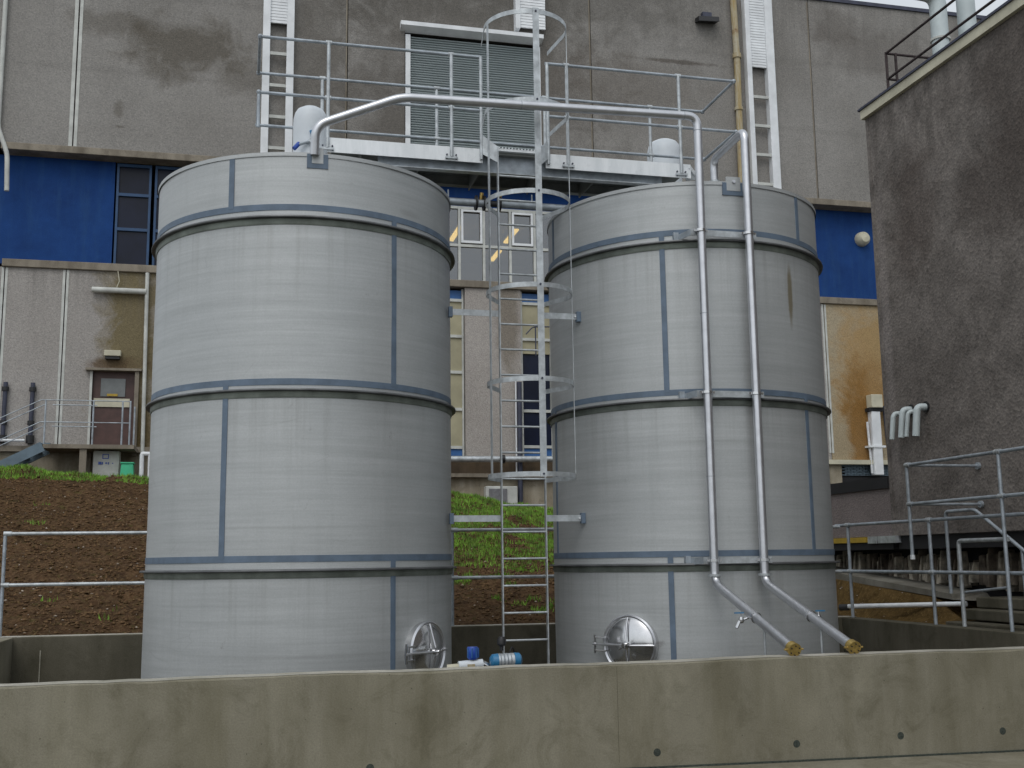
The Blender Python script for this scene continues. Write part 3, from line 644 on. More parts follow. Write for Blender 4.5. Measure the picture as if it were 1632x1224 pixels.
# ------------------------------------------------------------------ dark side building (wall plane X=10)
S = thing('side_building', (11, 14, 1.9), 'dark brown roughcast building with a cream roof edge at the right', 'building')
MB().box(10.0, 10.3, -2, 15.74, 1.93, 8.80).build('wall', 'side', S); MB().box(10.3, 24, 15.44, 15.74, 1.93, 8.80).build('wall', 'side', S)
MB().box(9.93, 10.35, -2, 15.80, 8.80, 8.95).build('roof_edge', 'cream', S); MB().box(9.90, 10.38, -2, 15.83, 8.95, 8.985).build('roof_flashing', 'dpipe', S)
MB().box(10.35, 24, -2, 15.7, 8.5, 8.78).build('roof', 'dark', S); MB().box(10.05, 24, -2, 15.7, 1.72, 1.92).build('shadow_gap_slab', 'dark', S)  # black slab face stands in for the shadow gap under the wall
MB().box(9.99, 10.4, 15.68, 15.76, 1.93, 8.79).build('corner_strip', 'side', S)
t = thing('low_wall', (10.1, 18, 1.9), 'low purple-brown roughcast wall with dark coping running back from the side building corner', 'wall')
MB().box(10.0, 10.25, 15.76, 22.0, 1.93, 2.68).build('wall', 'lowwall', t); MB().box(9.96, 10.30, 15.76, 22.0, 2.68, 2.86).build('coping', 'dark', t)
tag(MB().box(9.97, 10.2, 16.5, 21.5, 1.84, 1.925).build('yellow_edge', 'yellow'), 'yellow painted kerb strip along the foot of the low wall', 'kerb')
t = thing('junction_box', (10, 16.1, 1.9), 'pale grey long box at the foot of the wall, right of the yellow strip', 'box')
MB().box(9.95, 10.1, 15.62, 16.12, 1.82, 1.93).build('case', 'galv', t); MB().box(9.95, 10.1, 16.16, 16.42, 1.82, 1.93).build('case', 'galv', t)
MB().box(11.3, 24, 11, 22, .5, 1.715).build('shadow_gap_block', 'dark', S); MB().box(10.27, 24, 15.71, 22, 1.722, 1.925).build('shadow_gap_slab', 'dark', S); MB().box(10.0, 10.26, 15.77, 22, 1.72, 1.835).build('shadow_gap_slab', 'dark', S)  # black slabs added to carry the painted shadow gap on behind
# upright stones under the overhang
t = thing('rubble_wall', (10.5, 16, 1.3), 'rough wall of upright pale and dark stones under the overhang of the side building', 'stone wall')
MB().box(10.70, 10.78, 11, 22, .9, 1.72).build('backing', 'dark', t)
y = 11.6; k = 0
while y < 21:
    w_ = random.uniform(.045, .13); zt = 1.72-random.uniform(0, .22); zb = 1.16+random.uniform(-.06, .06)+(y-14)*.025; lean = random.uniform(-.07, .07); pts = []
    x0 = 10.50+random.uniform(-.05, .07)
    dx = random.uniform(.06, .14); q = random.uniform(.1, .85)
    pts = [(x0, y, zb), (x0, y+w_*.9, zb+.01), (x0+.2, y+w_*.9, zb), (x0+.2, y, zb), (x0+.03, y+lean+w_*.5*(1-q), zt), (x0+.03, y+lean+w_*(.5+.5*q), zt-.02), (x0+.2, y+lean+w_*(.5+.5*q), zt), (x0+.2, y+lean+w_*.5*(1-q), zt)]
    pts = [(a, b, c) for a, b, c in pts]
    m = MB().hexa([pts[3], pts[2], pts[1], pts[0], pts[7], pts[6], pts[5], pts[4]])
    m.build('stone', 'rub1' if random.random() < .45 else 'rub2', t, .012)
    y += w_*.85+random.uniform(.0, .03); k += 1
# path, steps, pipe
p = tag(MB().hexa([(9.8, 14.08, 1.0), (10.46, 14.08, .96), (10.46, 18.5, 1.34), (9.8, 18.5, 1.34), (9.8, 14.08, 1.08), (10.46, 14.2, 1.08), (10.46, 18.5, 1.46), (9.8, 18.5, 1.46)]).build('path', 'slab'), 'sloping concrete path slab beside the ochre soil', 'path'); p['kind'] = 'structure'
t = thing('concrete_steps', (9.8, 12.5, .6), 'dark weathered concrete steps at the right behind the railing', 'steps')
for (x0, z) in ((9.3, .74), (9.55, .90), (9.8, 1.05)):
    MB().box(x0, 11.0, 10.5, 13.55, .2 if x0 < 9.4 else z-.14, z).build('step', 'concd', t, .015)
o = tag(MB().tube([(8.97, 15.55, .87), (9.92, 13.93, .945)], .035, 12).build('ground_pipe', 'galvw'), 'pale pipe lying across the ochre soil behind the bund wall', 'pipe')
MB().tube([(8.93, 15.62, .855), (9.0, 15.50, .862)], .05, 10).build('pipe_end', 'black', o)
# bent conduits through the side wall
t = thing('vent_cowl', (9.9, 15.2, 3.6), 'four short pale downturned pipes on the dark side wall', 'pipes')
for (y, z, r, zl) in ((15.33, 3.80, .040, 3.40), (15.08, 3.83, .048, 3.40), (14.94, 3.78, .034, 3.40), (14.70, 3.82, .054, 3.38)):
    MB().lathe([(r+.005, -.004), (r+.03, -.004), (r+.03, .012), (r+.005, .012)], (9.99, y-.05, z), 14, frame=((0, 1, 0), (0, 0, 1), (-1, 0, 0))).build('wall_collar', 'black', t)
    MB().tube(fillet([(10.02, y-.05, z), (9.86, y-.02, z), (9.82, y, zl)], .12, 8), r, 12).build('bent_pipe', 'duct', t)
# roof railing and ducts on the side building
t = thing('roof_railing', (10.5, 14, 9), 'rusty brown tubular railing on the roof of the side building', 'railing')
for z in (10.04, 9.58):
    MB().tube([(10.5, 15.81, z), (10.5, 6, z)], .022, 8).build('rail', 'brownrail', t); MB().tube([(10.5, 15.81, z), (13.5, 15.81, z-.0)], .022, 8).build('rail', 'brownrail', t)
for (x, y) in ((10.5, 15.81), (10.68, 15.81), (10.5, 12.6), (10.5, 9.4), (12.3, 15.81)): MB().tube([(x, y, 8.7), (x, y, 10.06)], .024, 8).build('post', 'brownrail', t)
for k, (x, y, zt) in enumerate(((12.45, 17.0, 11.95), (13.05, 17.0, 13.0))):
    t = thing('roof_duct', (x, y, 8.6), ('fat pale grey ventilation duct bending left against the sky, left of the pair', 'fat pale grey straight ventilation duct, right of the pair')[k], 'duct', 'two pale ducts above the side building')
    pts = fillet([(x, y, 8.0), (x, y, zt), (x-1.6, y, zt+.1)], .25, 8) if k == 0 else [(x, y, 8.0), (x, y, zt+1)]
    MB().tube(pts, .155 if k == 0 else .165, 20).build('duct', 'duct', t); MB().lathe([(.158, -.02), (.18, -.02), (.18, .02), (.158, .02)], (x, y, 11.05), 24).build('joint_ring', 'wgrey', t)

# ------------------------------------------------------------------ bund walls
T = thing('bund_wall', (3, 12.5, -.2), 'low grey-green concrete bund wall enclosing the two tanks', 'wall')
WT = .725
m = MB(); N_ = 240; xs_ = np.linspace(-9, 15, N_+1)
wav = lambda sd, a: a*(vnoise(xs_, xs_*0, sd, 1.3)-.5)+a*.6*(vnoise(xs_, xs_*0, sd+1, 6)-.5)
zt_, yf_ = WT+wav(21, .012), 9.5+wav(23, .006)*0
ch = .008+np.abs(wav(25, .02))
for k in range(N_+1):
    x = xs_[k]; m.v += [(x, 9.5, -.6), (x, 9.5, zt_[k]-ch[k]), (x, 9.5+ch[k]*.8, zt_[k]), (x, 9.73, zt_[k]), (x, 9.74, zt_[k]-.01), (x, 9.74, -.6)]
for k in range(N_):
    for j in range(5): a = k*6+j; m.f.append((a, a+6, a+7, a+1)); m.sm.append(False)
m.f += [(0, 1, 2, 3, 4, 5), tuple(N_*6+j for j in (5, 4, 3, 2, 1, 0))]; m.sm += [False, False]
fw = m.build('long_wall', 'conc', T)
MB().hexa([(-3.03, 15.98, -.5), (9.05, 15.35, -.5), (9.05, 15.60, -.5), (-3.03, 16.23, -.5), (-3.03, 15.98, WT), (9.05, 15.35, WT), (9.05, 15.60, WT), (-3.03, 16.23, WT)]).build('rear_wall', 'concd', T, .012)
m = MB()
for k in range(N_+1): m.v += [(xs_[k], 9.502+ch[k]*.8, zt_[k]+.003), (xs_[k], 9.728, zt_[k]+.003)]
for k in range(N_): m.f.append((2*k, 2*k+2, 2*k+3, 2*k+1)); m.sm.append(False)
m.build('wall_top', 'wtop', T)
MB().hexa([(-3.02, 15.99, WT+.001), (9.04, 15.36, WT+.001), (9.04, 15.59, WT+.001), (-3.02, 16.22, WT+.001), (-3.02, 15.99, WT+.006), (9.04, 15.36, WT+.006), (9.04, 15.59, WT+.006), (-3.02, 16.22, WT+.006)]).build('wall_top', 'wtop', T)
MB().box(-2.46, -2.448, 15.945, 15.953, .0, .55).build('lime_streak', 'wtop', T)
for x in (3.24,): MB().box(x, x+.003, 9.499, 9.5, -.1, WT-.02).build('formwork_line', 'concd', T)
MB().hexa([(-9, 9.47, -.6), (15, 9.47, -.6), (15, 9.5, -.6), (-9, 9.5, -.6), (-9, 9.47, .012), (15, 9.47, -.298), (15, 9.5, -.298), (-9, 9.5, .012)]).build('wall_seam', 'tieh', T)
MB().box(-3.03, -2.80, 9.742, 15.98, -.5, WT-.003).build('side_wall', 'conc', T, .01)
MB().box(8.80, 9.05, 9.742, 15.36, -.5, WT-.003).build('side_wall', 'concd', T, .01)
for (x, z) in ((3.59, -.035), (4.92, -.03), (5.97, -.01), (7.05, -.02), (-.9, -.03), (1.1, -.03)):
    MB().lathe([(0, -.0025), (.022, -.003), (.033, -.002), (.036, .004)], (x, 9.5, z), 14, frame=((1, 0, 0), (0, 0, 1), (0, 1, 0))).build('tie_hole', 'tieh', T)
MB().hexa([(-9, 8.6, -.6), (15, 8.6, -.6), (15, 9.5, -.6), (-9, 9.5, -.6), (-9, 8.6, -.06), (15, 8.6, -.33), (15, 9.5, -.31), (-9, 9.5, .0)]).build('footing', 'conc', T, .01)

# ------------------------------------------------------------------ tanks
RT = 1.7; ZT = 5.88; ZB = -.27
def polar(c, a, r, z): a = R(a); return (c[0]+math.sin(a)*r, c[1]-math.cos(a)*r, z)
def tank(c, name_label, man_a, man_r, outlet, lidseams, seams2):
    cx, cy = c; t = thing('storage_tank', (cx, cy, ZB), name_label, 'tank', 'tall stainless storage tanks')
    cc = (cx, cy, 0)
    # slightly uneven rolled shell
    prof = [(RT, ZB)]
    levels = [ZB]+[ZB+(ZT-ZB)*k/40 for k in range(1, 41)]
    m = MB(); n = 144; ph = rng.uniform(0, 6.3, 6)
    for z in levels:
        for j in range(n):
            a = 2*math.pi*j/n
            r = RT+.0022*math.sin(3*a+z*1.7+ph[0])+.0016*math.sin(7*a-z*2.3+ph[1])+.0012*math.sin(5*z+ph[2]+2*a)
            m.v.append((cx+math.sin(a)*r, cy-math.cos(a)*r, z))
    for k in range(len(levels)-1):
        for j in range(n): m.f.append((k*n+j, k*n+(j+1) % n, (k+1)*n+(j+1) % n, (k+1)*n+j)); m.sm.append(True)
    m.build('shell', 'tank', t)
    MB().lathe([(RT+.012, ZT-.03), (RT+.012, ZT+.012), (RT-.03, ZT+.012), (RT-.03, ZT-.02), (.02, ZT+.24), (0, ZT+.24)], cc, 96).build('roof', 'tank', t)
    def ringpart(nm, mat, prof): MB().lathe(prof, cc, 128).build(nm, mat, t)
    for z in (5.295, 3.455, 1.675): ringpart('weld_band', 'tape', [(RT, z-.033), (RT+.006, z-.033), (RT+.006, z+.033), (RT, z+.033)])
    for z in (5.185, 3.37, 1.56):
        ringpart('flange', 'flange', [(RT, z+.014), (RT+.058, z+.010), (RT+.062, z-.004), (RT+.058, z-.012), (RT, z-.014)])
        ringpart('shade_band', 'flange_shade', [(RT, z-.014), (RT+.016, z-.014), (RT+.014, z-.060), (RT+.007, z-.078), (RT, z-.078)])
    def vseam(a, z0, z1):
        da = math.degrees(.030/RT); m = MB(); 
        q = [polar(c, a+da*s, RT+rr, z) for z in (z0, z1) for (s, rr) in ((-1, .0), (-1, .008), (0, .0085), (1, .008), (1, .0))]
        b = len(m.v); m.v += q
        for i in range(4): m.f.append((b+i, b+i+1, b+6+i, b+5+i)); m.sm.append(False)
        m.build('weld_seam', 'tape', t)
    for a in lidseams: vseam(a, 5.30, ZT-.03)
    for a, z0, z1 in seams2: vseam(a, z0, z1)
    # outlet bracket by the rim
    a, z0, z1, w = outlet
    for (u0, u1, h0, h1) in ((-w-.05, -w, z0-.05, ZT), (w, w+.05, z0-.05, ZT), (-w, w, z0-.05, z0)):
        p = polar(c, a, RT+.004, 0); tx, ty = math.cos(R(a)), math.sin(R(a)); nx, ny = math.sin(R(a)), -math.cos(R(a))
        q = [(p[0]+tx*u+nx*o_, p[1]+ty*u+ny*o_, h) for h in (h0, h1) for (u, o_) in ((u0, .008), (u1, .008), (u1, -.02), (u0, -.02))]
        MB().hexa(q).build('bracket_edge', 'tape', t)
    q = [(p[0]+tx*u+nx*o_, p[1]+ty*u+ny*o_, h) for h in (z0, ZT+.07) for (u, o_) in ((-w, .012), (w, .012), (w, -.02), (-w, -.02))]
    br = MB().hexa(q).build('bracket_plate', 'tank', t, .004)
    q0 = Vector((p[0]+nx*.012, p[1]+ny*.012, ZT+.01)); MB().lathe([(0, .02), (.018, .02), (.022, .0)], q0, 10, frame=((tx, ty, 0), (0, 0, 1), (nx, ny, 0))).build('bolt', 'inox', br)
    # manway: neck, dished door, clamp arms, hinge
    a = man_a; nrm = Vector((math.sin(R(a)), -math.cos(R(a)), 0)); tan = Vector((math.cos(R(a)), math.sin(R(a)), 0)); ctr = Vector(polar(c, a, RT, .70)); rr = man_r
    fr = (tan, (0, 0, 1), nrm)
    mw = MB().lathe([(rr+.02, -.08), (rr+.02, .055), (rr-.01, .06)], ctr, 48, frame=fr).build('manway', 'polish', t)
    MB().lathe([(0, .115), (rr*.35, .108), (rr*.7, .088), (rr*.95, .062), (rr+.0, .05)], ctr, 48, frame=fr).build('dished_door', 'polish', mw)
    MB().lathe([(rr-.004, .058), (rr+.014, .075), (rr+.030, .058), (rr+.014, .042), (rr-.004, .058)], ctr, 48, frame=fr).build('clamp_ring', 'inox', mw)
    P = lambda u, v, h: ctr+tan*u+Vector((0, 0, 1))*v+nrm*h
    MB().tube([P(-rr-.14, 0, .10), P(-rr*.4, 0, .15), P(.02, 0, .165)], .012, 8).build('clamp_arm', 'inox', mw)
    for s in (-1, 1): MB().tube([P(0, s*rr*1.0, .085), P(0, s*.04, .16)], .010, 8).build('clamp_arm', 'inox', mw)
    MB().tube([P(rr+.02, 0, .085), P(.05, 0, .16)], .010, 8).build('clamp_arm', 'inox', mw)
    MB().lathe([(0, .21), (.02, .21), (.028, .19), (.028, .13), (0, .13)], ctr, 14, frame=fr).build('hand_nut', 'polish', mw)
    MB().tube([P(-.06, -.045, .2), P(.07, .03, .2)], .008, 6).build('handle', 'polish', mw)
    for v in (-.07, .07): MB().tube([P(-rr-.12, v, .08), P(-rr+.02, v, .08)], .010, 6).build('hinge', 'polish', mw)
    MB().tube([P(-rr-.12, -.10, .08), P(-rr-.12, .10, .08)], .013, 8).build('hinge_pin', 'polish', mw)
    return t
C1 = (.728, 13.10); C2 = (5.471, 13.06)
T1 = tank(C1, 'left stainless storage tank with its manway low on the right side', 45, .285, (0, 5.775, 0, .06), (-30.8,), ((29.6, 3.46, 5.28), (-31, 1.68, 3.44), (29.6, ZB, 1.66), (150, 3.46, ZT), (150, ZB, 1.66)))
T2 = tank(C2, 'right stainless storage tank with two downpipes running down its front', -46.5, .295, (-1, 5.78, 0, .085), (31.5, -90), ((-29.6, 3.46, 5.28), (31, 1.68, 3.44), (-91.5, 1.68, 3.44), (-30.5, ZB, 1.66)))

# ------------------------------------------------------------------ stainless fill pipes
def pipe_clamps(t, x, zs, y):
    for z in zs:
        MB().lathe([(.05, -.014), (.062, -.014), (.062, .014), (.05, .014)], (x, y, z), 20).build('pipe_clip', 'polish', t)
        MB().box(x-.085, x-.055, y-.012, y+.012, z-.012, z+.012).build('clip_bolt', 'polish', t); MB().box(x+.055, x+.085, y-.012, y+.012, z-.012, z+.012).build('clip_bolt', 'polish', t)
def coupling(t, e, dirv, label=None):
    dirv = Vector(dirv).normalized(); u = dirv.cross(Vector((1, 0, 0))).normalized(); v = dirv.cross(u)
    o = MB().lathe([(.052, -.03), (.060, -.03), (.060, .03), (.066, .03), (.066, .045), (0, .05)], e, 20, frame=(u, v, dirv)).build('end_cap', 'brass', t)
    e = Vector(e)
    for s in (-1, 1): MB().tube([e+Vector((s*.060, 0, 0))+dirv*.02, e+Vector((s*.095, 0, 0))+dirv*.02], .010, 6).build('cam_lever', 'brass', o)
    for aa in range(6):
        q = e+dirv*.05+(u*math.cos(aa*1.047)+v*math.sin(aa*1.047))*.045; MB().lathe([(0, .008), (.007, .008), (.007, 0)], q, 6, frame=(u, v, dirv)).build('screw', 'black', o)
PY = 11.22
t = thing('fill_pipe', (4.95, PY, .8), 'steel fill pipe from the left tank rim crossing over to the left downpipe', 'pipe', 'stainless fill pipes')
MB().tube(fillet([(.695, 11.36, 5.86), (.695, 11.30, 6.16), (1.59, PY, 6.52), (4.97, PY, 6.59), (4.955, PY, 1.36), (4.99, 9.62, .795)], .13, 8), .0475, 20, cap=True).build('tube', 'inox', t)
pipe_clamps(t, 4.955, (5.245, 3.415, 1.60), PY)
for (p, q) in (((4.955, PY, 1.43), (4.955, PY, 1.455)),): MB().tube([p, q], .072, 20).build('joint_flange', 'galv', t)
dv = Vector((4.99-4.955, 9.62-PY, .795-1.36)).normalized(); mid = Vector((4.955, PY, 1.36))+dv*.95
MB().tube([mid, mid+dv*.02], .056, 18).build('joint_flange', 'polish', t)
coupling(t, (4.99, 9.62, .795), dv)
MB().tube([(4.70, 9.98, .28), (4.985, 9.98, .88)][0:0] or [(4.975, 10.15, .45), (4.975, 10.15, .93)], .012, 6).build('support_leg', 'galv', t)
for (p, q) in (((2.9, PY+.0, 6.548), (2.906, PY, 6.548)), ((4.80, PY, 6.585), (4.806, PY, 6.585)), ((4.9665, PY, 6.42), (4.9665, PY, 6.414)), ((4.96, PY, 4.30), (4.96, PY, 4.294)), ((4.957, PY, 2.50), (4.957, PY, 2.494))): MB().tube([p, q], .0495, 20).build('weld_ring', 'galvd', t)
t2 = thing('fill_pipe', (5.54, PY, .8), 'polished fill pipe rising from the right tank top into the right of the two downpipes', 'pipe', 'stainless fill pipes')
MB().tube(fillet([(5.60, 12.2, 6.0), (5.60, 12.2, 6.48), (5.545, PY, 6.47), (5.535, PY, 1.36), (5.60, 9.62, .795)], .13, 8), .0475, 20).build('tube', 'inox', t2)
MB().tube([(5.60, 12.2, 6.18), (5.60, 12.2, 6.20)], .07, 18).build('joint_flange', 'galv', t2)
pipe_clamps(t2, 5.535, (5.245, 3.415, 1.60), PY)
MB().tube([(5.535, PY, 1.43), (5.535, PY, 1.455)], .072, 20).build('joint_flange', 'galv', t2)
dv2 = Vector((5.60-5.535, 9.62-PY, .795-1.36)).normalized(); mid = Vector((5.535, PY, 1.36))+dv2*.95
MB().tube([mid, mid+dv2*.02], .056, 18).build('joint_flange', 'polish', t2)
coupling(t2, (5.60, 9.62, .795), dv2); MB().tube([(5.58, 10.15, .45), (5.58, 10.15, .93)], .012, 6).build('support_leg', 'galv', t2)
for k, z in enumerate((5.24, 3.41, 1.60)):
    t = thing('pipe_bracket', (5.2, 11.3, z), ('flat bracket bar holding both downpipes just under the lid of the right tank', 'flat bracket bar holding both downpipes at the middle flange of the right tank', 'flat bracket bar holding both downpipes at the lowest flange of the right tank')[k], 'bracket', 'bracket bars behind the downpipes')
    MB().box(4.86, 5.66, PY+.055, PY+.065, z-.035, z+.035).build('bar', 'galv', t)
    MB().bar((4.79, 11.52, z-.01), (4.86, PY+.06, z+.0), .008, .07).build('arm', 'galvd', t); MB().bar((5.62, 11.42, z), (5.62, PY+.066, z), .008, .07).build('arm', 'galvd', t)
    MB().box(4.74, 4.80, 11.48, 11.53, z-.05, z+.05).build('foot', 'galvd', t)
for k, (x, y, z, s) in enumerate(((4.975, 10.42, 1.06, -1), (5.60, 10.42, 1.06, 1))):
    t = thing('sample_valve', (x, y, z), ('small steel ball valve with blue lever on the left sloping pipe', 'small steel ball valve with blue lever on the right sloping pipe')[k], 'valve', 'sample valves on the sloping pipes')
    MB().tube([(x+s*.03, y, z-.02), (x+s*.14, y, z-.06)], .014, 8).build('stub', 'polish', t)
    MB().lathe([(0, -.035), (.02, -.03), (.028, 0), (.02, .03), (0, .035)], (x+s*.11, y, z-.045), 12).build('body', 'polish', t)
    MB().tube([(x+s*.13, y, z-.055), (x+s*.17, y-.01, z-.12)], .016, 8).build('outlet', 'polish', t); MB().tube([(x+s*.11, y, z-.045), (x+s*.11, y, z+.02)], .008, 6).build('stem', 'polish', t)
    MB().box(x+s*.11-.05+s*.02, x+s*.11+.05+s*.02, y-.008, y+.008, z+.02, z+.032).build('lever', 'cyan', t)

# connecting pipe between the tanks
t = thing('connecting_pipe', (3.1, 12.72, 5.9), 'flanged dark-bellied pipe joining the two tank rims behind the ladder', 'pipe')
MB().tube([(2.34, 12.72, 5.905), (2.82, 12.72, 5.905)], .045, 14).build('tube', 'galvd', t); MB().tube([(2.98, 12.72, 5.91), (3.86, 12.72, 5.905)], .045, 14).build('tube', 'galvd', t)
MB().tube([(2.82, 12.72, 5.905), (2.98, 12.72, 5.905)], .038, 14).build('valve_body', 'black', t)
for x in (2.70, 2.80, 2.99): MB().tube([(x, 12.72, 5.905), (x+.022, 12.72, 5.905)], .092, 18).build('flange', 'black', t)
for x in (2.37, 3.41): MB().tube([(x, 12.72, 5.93), (x, 12.72, 6.05)], .010, 6).build('stub', 'galvd', t)
for x in (2.77, 3.0): MB().tube([(x, 12.72, 5.95), (x+.01, 12.70, 6.03)], .024, 8).build('fitting', 'brass', t)

# ------------------------------------------------------------------ walkway across the tank tops
K = thing('walkway', (3.1, 12.95, 6.3), 'galvanised steel walkway with tubular handrails bridging the two tank tops', 'walkway')
YA, YZ = 12.45, 13.45
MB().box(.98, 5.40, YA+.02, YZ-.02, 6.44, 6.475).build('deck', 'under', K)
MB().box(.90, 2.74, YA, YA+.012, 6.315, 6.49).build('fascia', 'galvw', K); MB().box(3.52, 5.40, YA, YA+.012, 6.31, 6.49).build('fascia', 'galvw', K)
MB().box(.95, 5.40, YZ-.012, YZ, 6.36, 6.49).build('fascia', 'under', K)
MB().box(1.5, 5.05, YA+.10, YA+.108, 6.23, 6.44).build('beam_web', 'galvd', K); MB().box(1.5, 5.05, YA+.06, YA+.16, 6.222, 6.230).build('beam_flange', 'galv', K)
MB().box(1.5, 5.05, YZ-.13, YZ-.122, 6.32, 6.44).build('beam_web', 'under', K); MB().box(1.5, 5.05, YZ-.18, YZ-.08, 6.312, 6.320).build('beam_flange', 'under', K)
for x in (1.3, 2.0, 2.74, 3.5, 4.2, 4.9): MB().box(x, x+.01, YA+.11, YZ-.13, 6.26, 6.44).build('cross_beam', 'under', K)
m = MB(); m.box(2.92, 3.44, YA-.02, YA+.01, 6.475, 6.505)
for k in range(13): m.hexa([(2.93+k*.04, YA-.024, 6.505), (2.95+k*.04, YA-.024, 6.505), (2.95+k*.04, YA+.03, 6.505), (2.93+k*.04, YA+.03, 6.505), (2.935+k*.04, YA-.02, 6.522), (2.945+k*.04, YA-.02, 6.522), (2.945+k*.04, YA+.03, 6.522), (2.935+k*.04, YA+.03, 6.522)])
m.build('step_nosing', 'galvw', K)
def rail(a, b, r=.0185): MB().tube([a, b], r, 10).build('rail', 'galvd', K)
XL, XR = .12, 6.04
for z in (7.65, 6.97):
    rail((XL, YA, z), (2.72, YA, z)); rail((3.53, YA, z), (XR, YA, z)); rail((XL, YZ, z), (XR, YZ, z)); rail((XL, YA, z), (XL, YZ, z)); rail((XR, YA, z), (XR, YZ, z))
MB().tube([(XL, YA, 6.97), (XL, YA, 6.55)], .0185, 8).build('rail', 'galvd', K)
for x in (.905, 2.36, 3.8, 5.27):
    for (y, z0) in ((YA-.018, 6.36), (YZ+.0, 6.40)):
        MB().tube([(x, y, z0), (x, y, 7.65)], .021, 10).build('post', 'galv', K)
        for z in (7.65, 6.97): MB().tube([(x-.035, y+(.018 if y < 13 else 0), z), (x+.035, y+(.018 if y < 13 else 0), z)], .029, 10).build('tube_fitting', 'galv', K)
    MB().box(x-.075, x+.075, YA-.03, YA-.002, 6.335, 6.36).build('base_plate', 'galv', K)
    for s in (-1, 1):
        for z in (6.34, 6.385): MB().lathe([(0, .018), (.011, .018), (.011, 0)], (x+s*.055, YA, z), 6, frame=((1, 0, 0), (0, 0, 1), (0, -1, 0))).build('bolt', 'dpipe', K)
for (x, y) in ((XL, YA), (XL, YZ), (XR, YA), (XR, YZ)):
    for z in (7.65, 6.97): MB().lathe([(0, -.03), (.02, -.024), (.03, 0), (.02, .024), (0, .03)], (x, y, z), 10).build('elbow', 'galvd', K)
MB().bar((5.34, YA+.02, 6.33), (5.62, YA+.15, 6.42), .02, .10).build('end_bracket', 'galv', K)
MB().bar((5.38, YA+.0, 6.46), (5.66, YA+.2, 6.30), .02, .05).build('end_bracket', 'galvw', K)

# drums on the tank roofs
def drum(x, y, z0, z1, r, label):
    t = thing('vent_drum', (x, y, z0), label, 'drum', 'white plastic drums on the tank roofs')
    MB().lathe([(0, z0), (r, z0), (r, z1-.22), (r*.98, z1-.16), (r*.90, z1-.09), (r*.76, z1-.045), (r*.5, z1-.013), (0, z1)], (x, y, 0), 40).build('drum_body', 'plastic', t)
    MB().tube([(x-.02, y-r-.02, z0+.16), (x-.16, y-r-.04, z0+.10)], .022, 8).build('hose', 'galvd', t); MB().tube([(x-.14, y-r-.03, z0+.12), (x-.20, y-r-.06, z0+.04)], .026, 8).build('elbow', 'navy', t)
    MB().bar((x+.04, y-r-.01, z0+.20), (x+.0, y-r-.01, z0+.30), .05, .03, (0, 1, 0)).build('tap_lever', 'cyan', t)
    MB().tube([(x, y-r+.01, z0+.16), (x, y-r-.06, z0+.16)], .03, 10).build('tap', 'galv', t)
    return t
drum(.735, 12.92, 6.36, 7.03, .205, 'white plastic drum with blue tap on the left tank roof beside the walkway end')
drum(5.62, 13.85, 6.3, 7.36, .235, 'white plastic drum on the right tank roof behind the walkway handrail')
for (x, y, r) in ((.735, 12.92, .24), (5.62, 13.85, .26)): pass
for (x, y, zt) in ((.735, 12.92, 6.36), (5.62, 13.85, 6.3)):
    tag(MB().lathe([(.12, 5.95), (.12, zt-.02), (.23, zt-.02), (.23, zt)], (x, y, 0), 24).build('roof_nozzle', 'tank'), 'short steel nozzle carrying the white drum on the %s tank roof' % ('left' if x < 3 else 'right'), 'nozzle')
tag(MB().lathe([(.25, 5.96), (.25, 6.03), (.29, 6.03), (.29, 6.06), (0, 6.08)], (.55, 12.15, 0), 32).build('roof_hatch', 'galv'), 'low round steel hatch on the left tank roof', 'hatch')

# ------------------------------------------------------------------ caged ladder
L = thing('caged_ladder', (3.16, 12.38, ZB), 'tall galvanised ladder with safety cage standing between the tanks', 'ladder')
LX0, LX1, LY = 2.905, 3.42, 12.38
MB().box(LX0-.006, LX0+.006, LY-.03, LY+.03, ZB, 6.5).build('stile', 'galv', L); MB().box(LX1-.006, LX1+.006, LY-.03, LY+.03, ZB, 6.5).build('stile', 'galv', L)
r0 = None
for n in range(-2, 20):
    z = .447+.3*n
    if r0 is None: r0 = MB().tube([(LX0, LY, z), (LX1, LY, z)], .0125, 10).build('rung', 'galv', L); l0 = r0.location.copy(); z0 = z
    else: copy_part(r0, l0+Vector((0, 0, z-z0)), L)
# walk-through stanchions
for (x0, x1) in ((LX0, 2.72), (LX1, 3.55)):
    MB().tube([(x1, LY+.05, 6.35), (x1, LY+.05, 7.65)], .02, 10).build('stanchion', 'galv', L)
    MB().hexa([(x0, LY-.02, 6.30), (x1, LY+.04, 6.42), (x1, LY+.05, 6.42), (x0, LY-.01, 6.30), (x0, LY-.02, 6.50), (x1, LY+.04, 6.66), (x1, LY+.05, 6.66), (x0, LY-.01, 6.50)]).build('gusset_plate', 'galv', L)
HX, HY, HR = 3.135, 11.885, .485
h0 = None
def hoop_pts(r, xa, xb, yb):
    pts = [(xb, yb)]
    a0 = math.degrees(math.asin(min(1, .95)))
    for k in range(41):
        a = R(-104+208*k/40); pts.append((HX+math.sin(-a)*r, HY-math.cos(a)*r))
    pts.append((xa, yb)); return pts
def hoop(z, xa, xb, yb):
    m = MB(); P_ = hoop_pts(HR, xa, xb, yb); Q = hoop_pts(HR-.007, xa, xb, yb); n = len(P_)
    for h in (-.027, .027):
        for p in P_: m.v.append((*p, z+h))
        for p in Q: m.v.append((*p, z+h))
    for k in range(n-1):
        m.f += [(k, k+1, 2*n+k+1, 2*n+k), (n+k+1, n+k, 3*n+k, 3*n+k+1), (2*n+k, 2*n+k+1, 3*n+k+1, 3*n+k), (k+1, k, n+k, n+k+1)]; m.sm += [False]*4
    return m.build('hoop', 'galv', L)
for z in (7.76, 6.71): hoop(z, 2.72, 3.55, LY+.03)
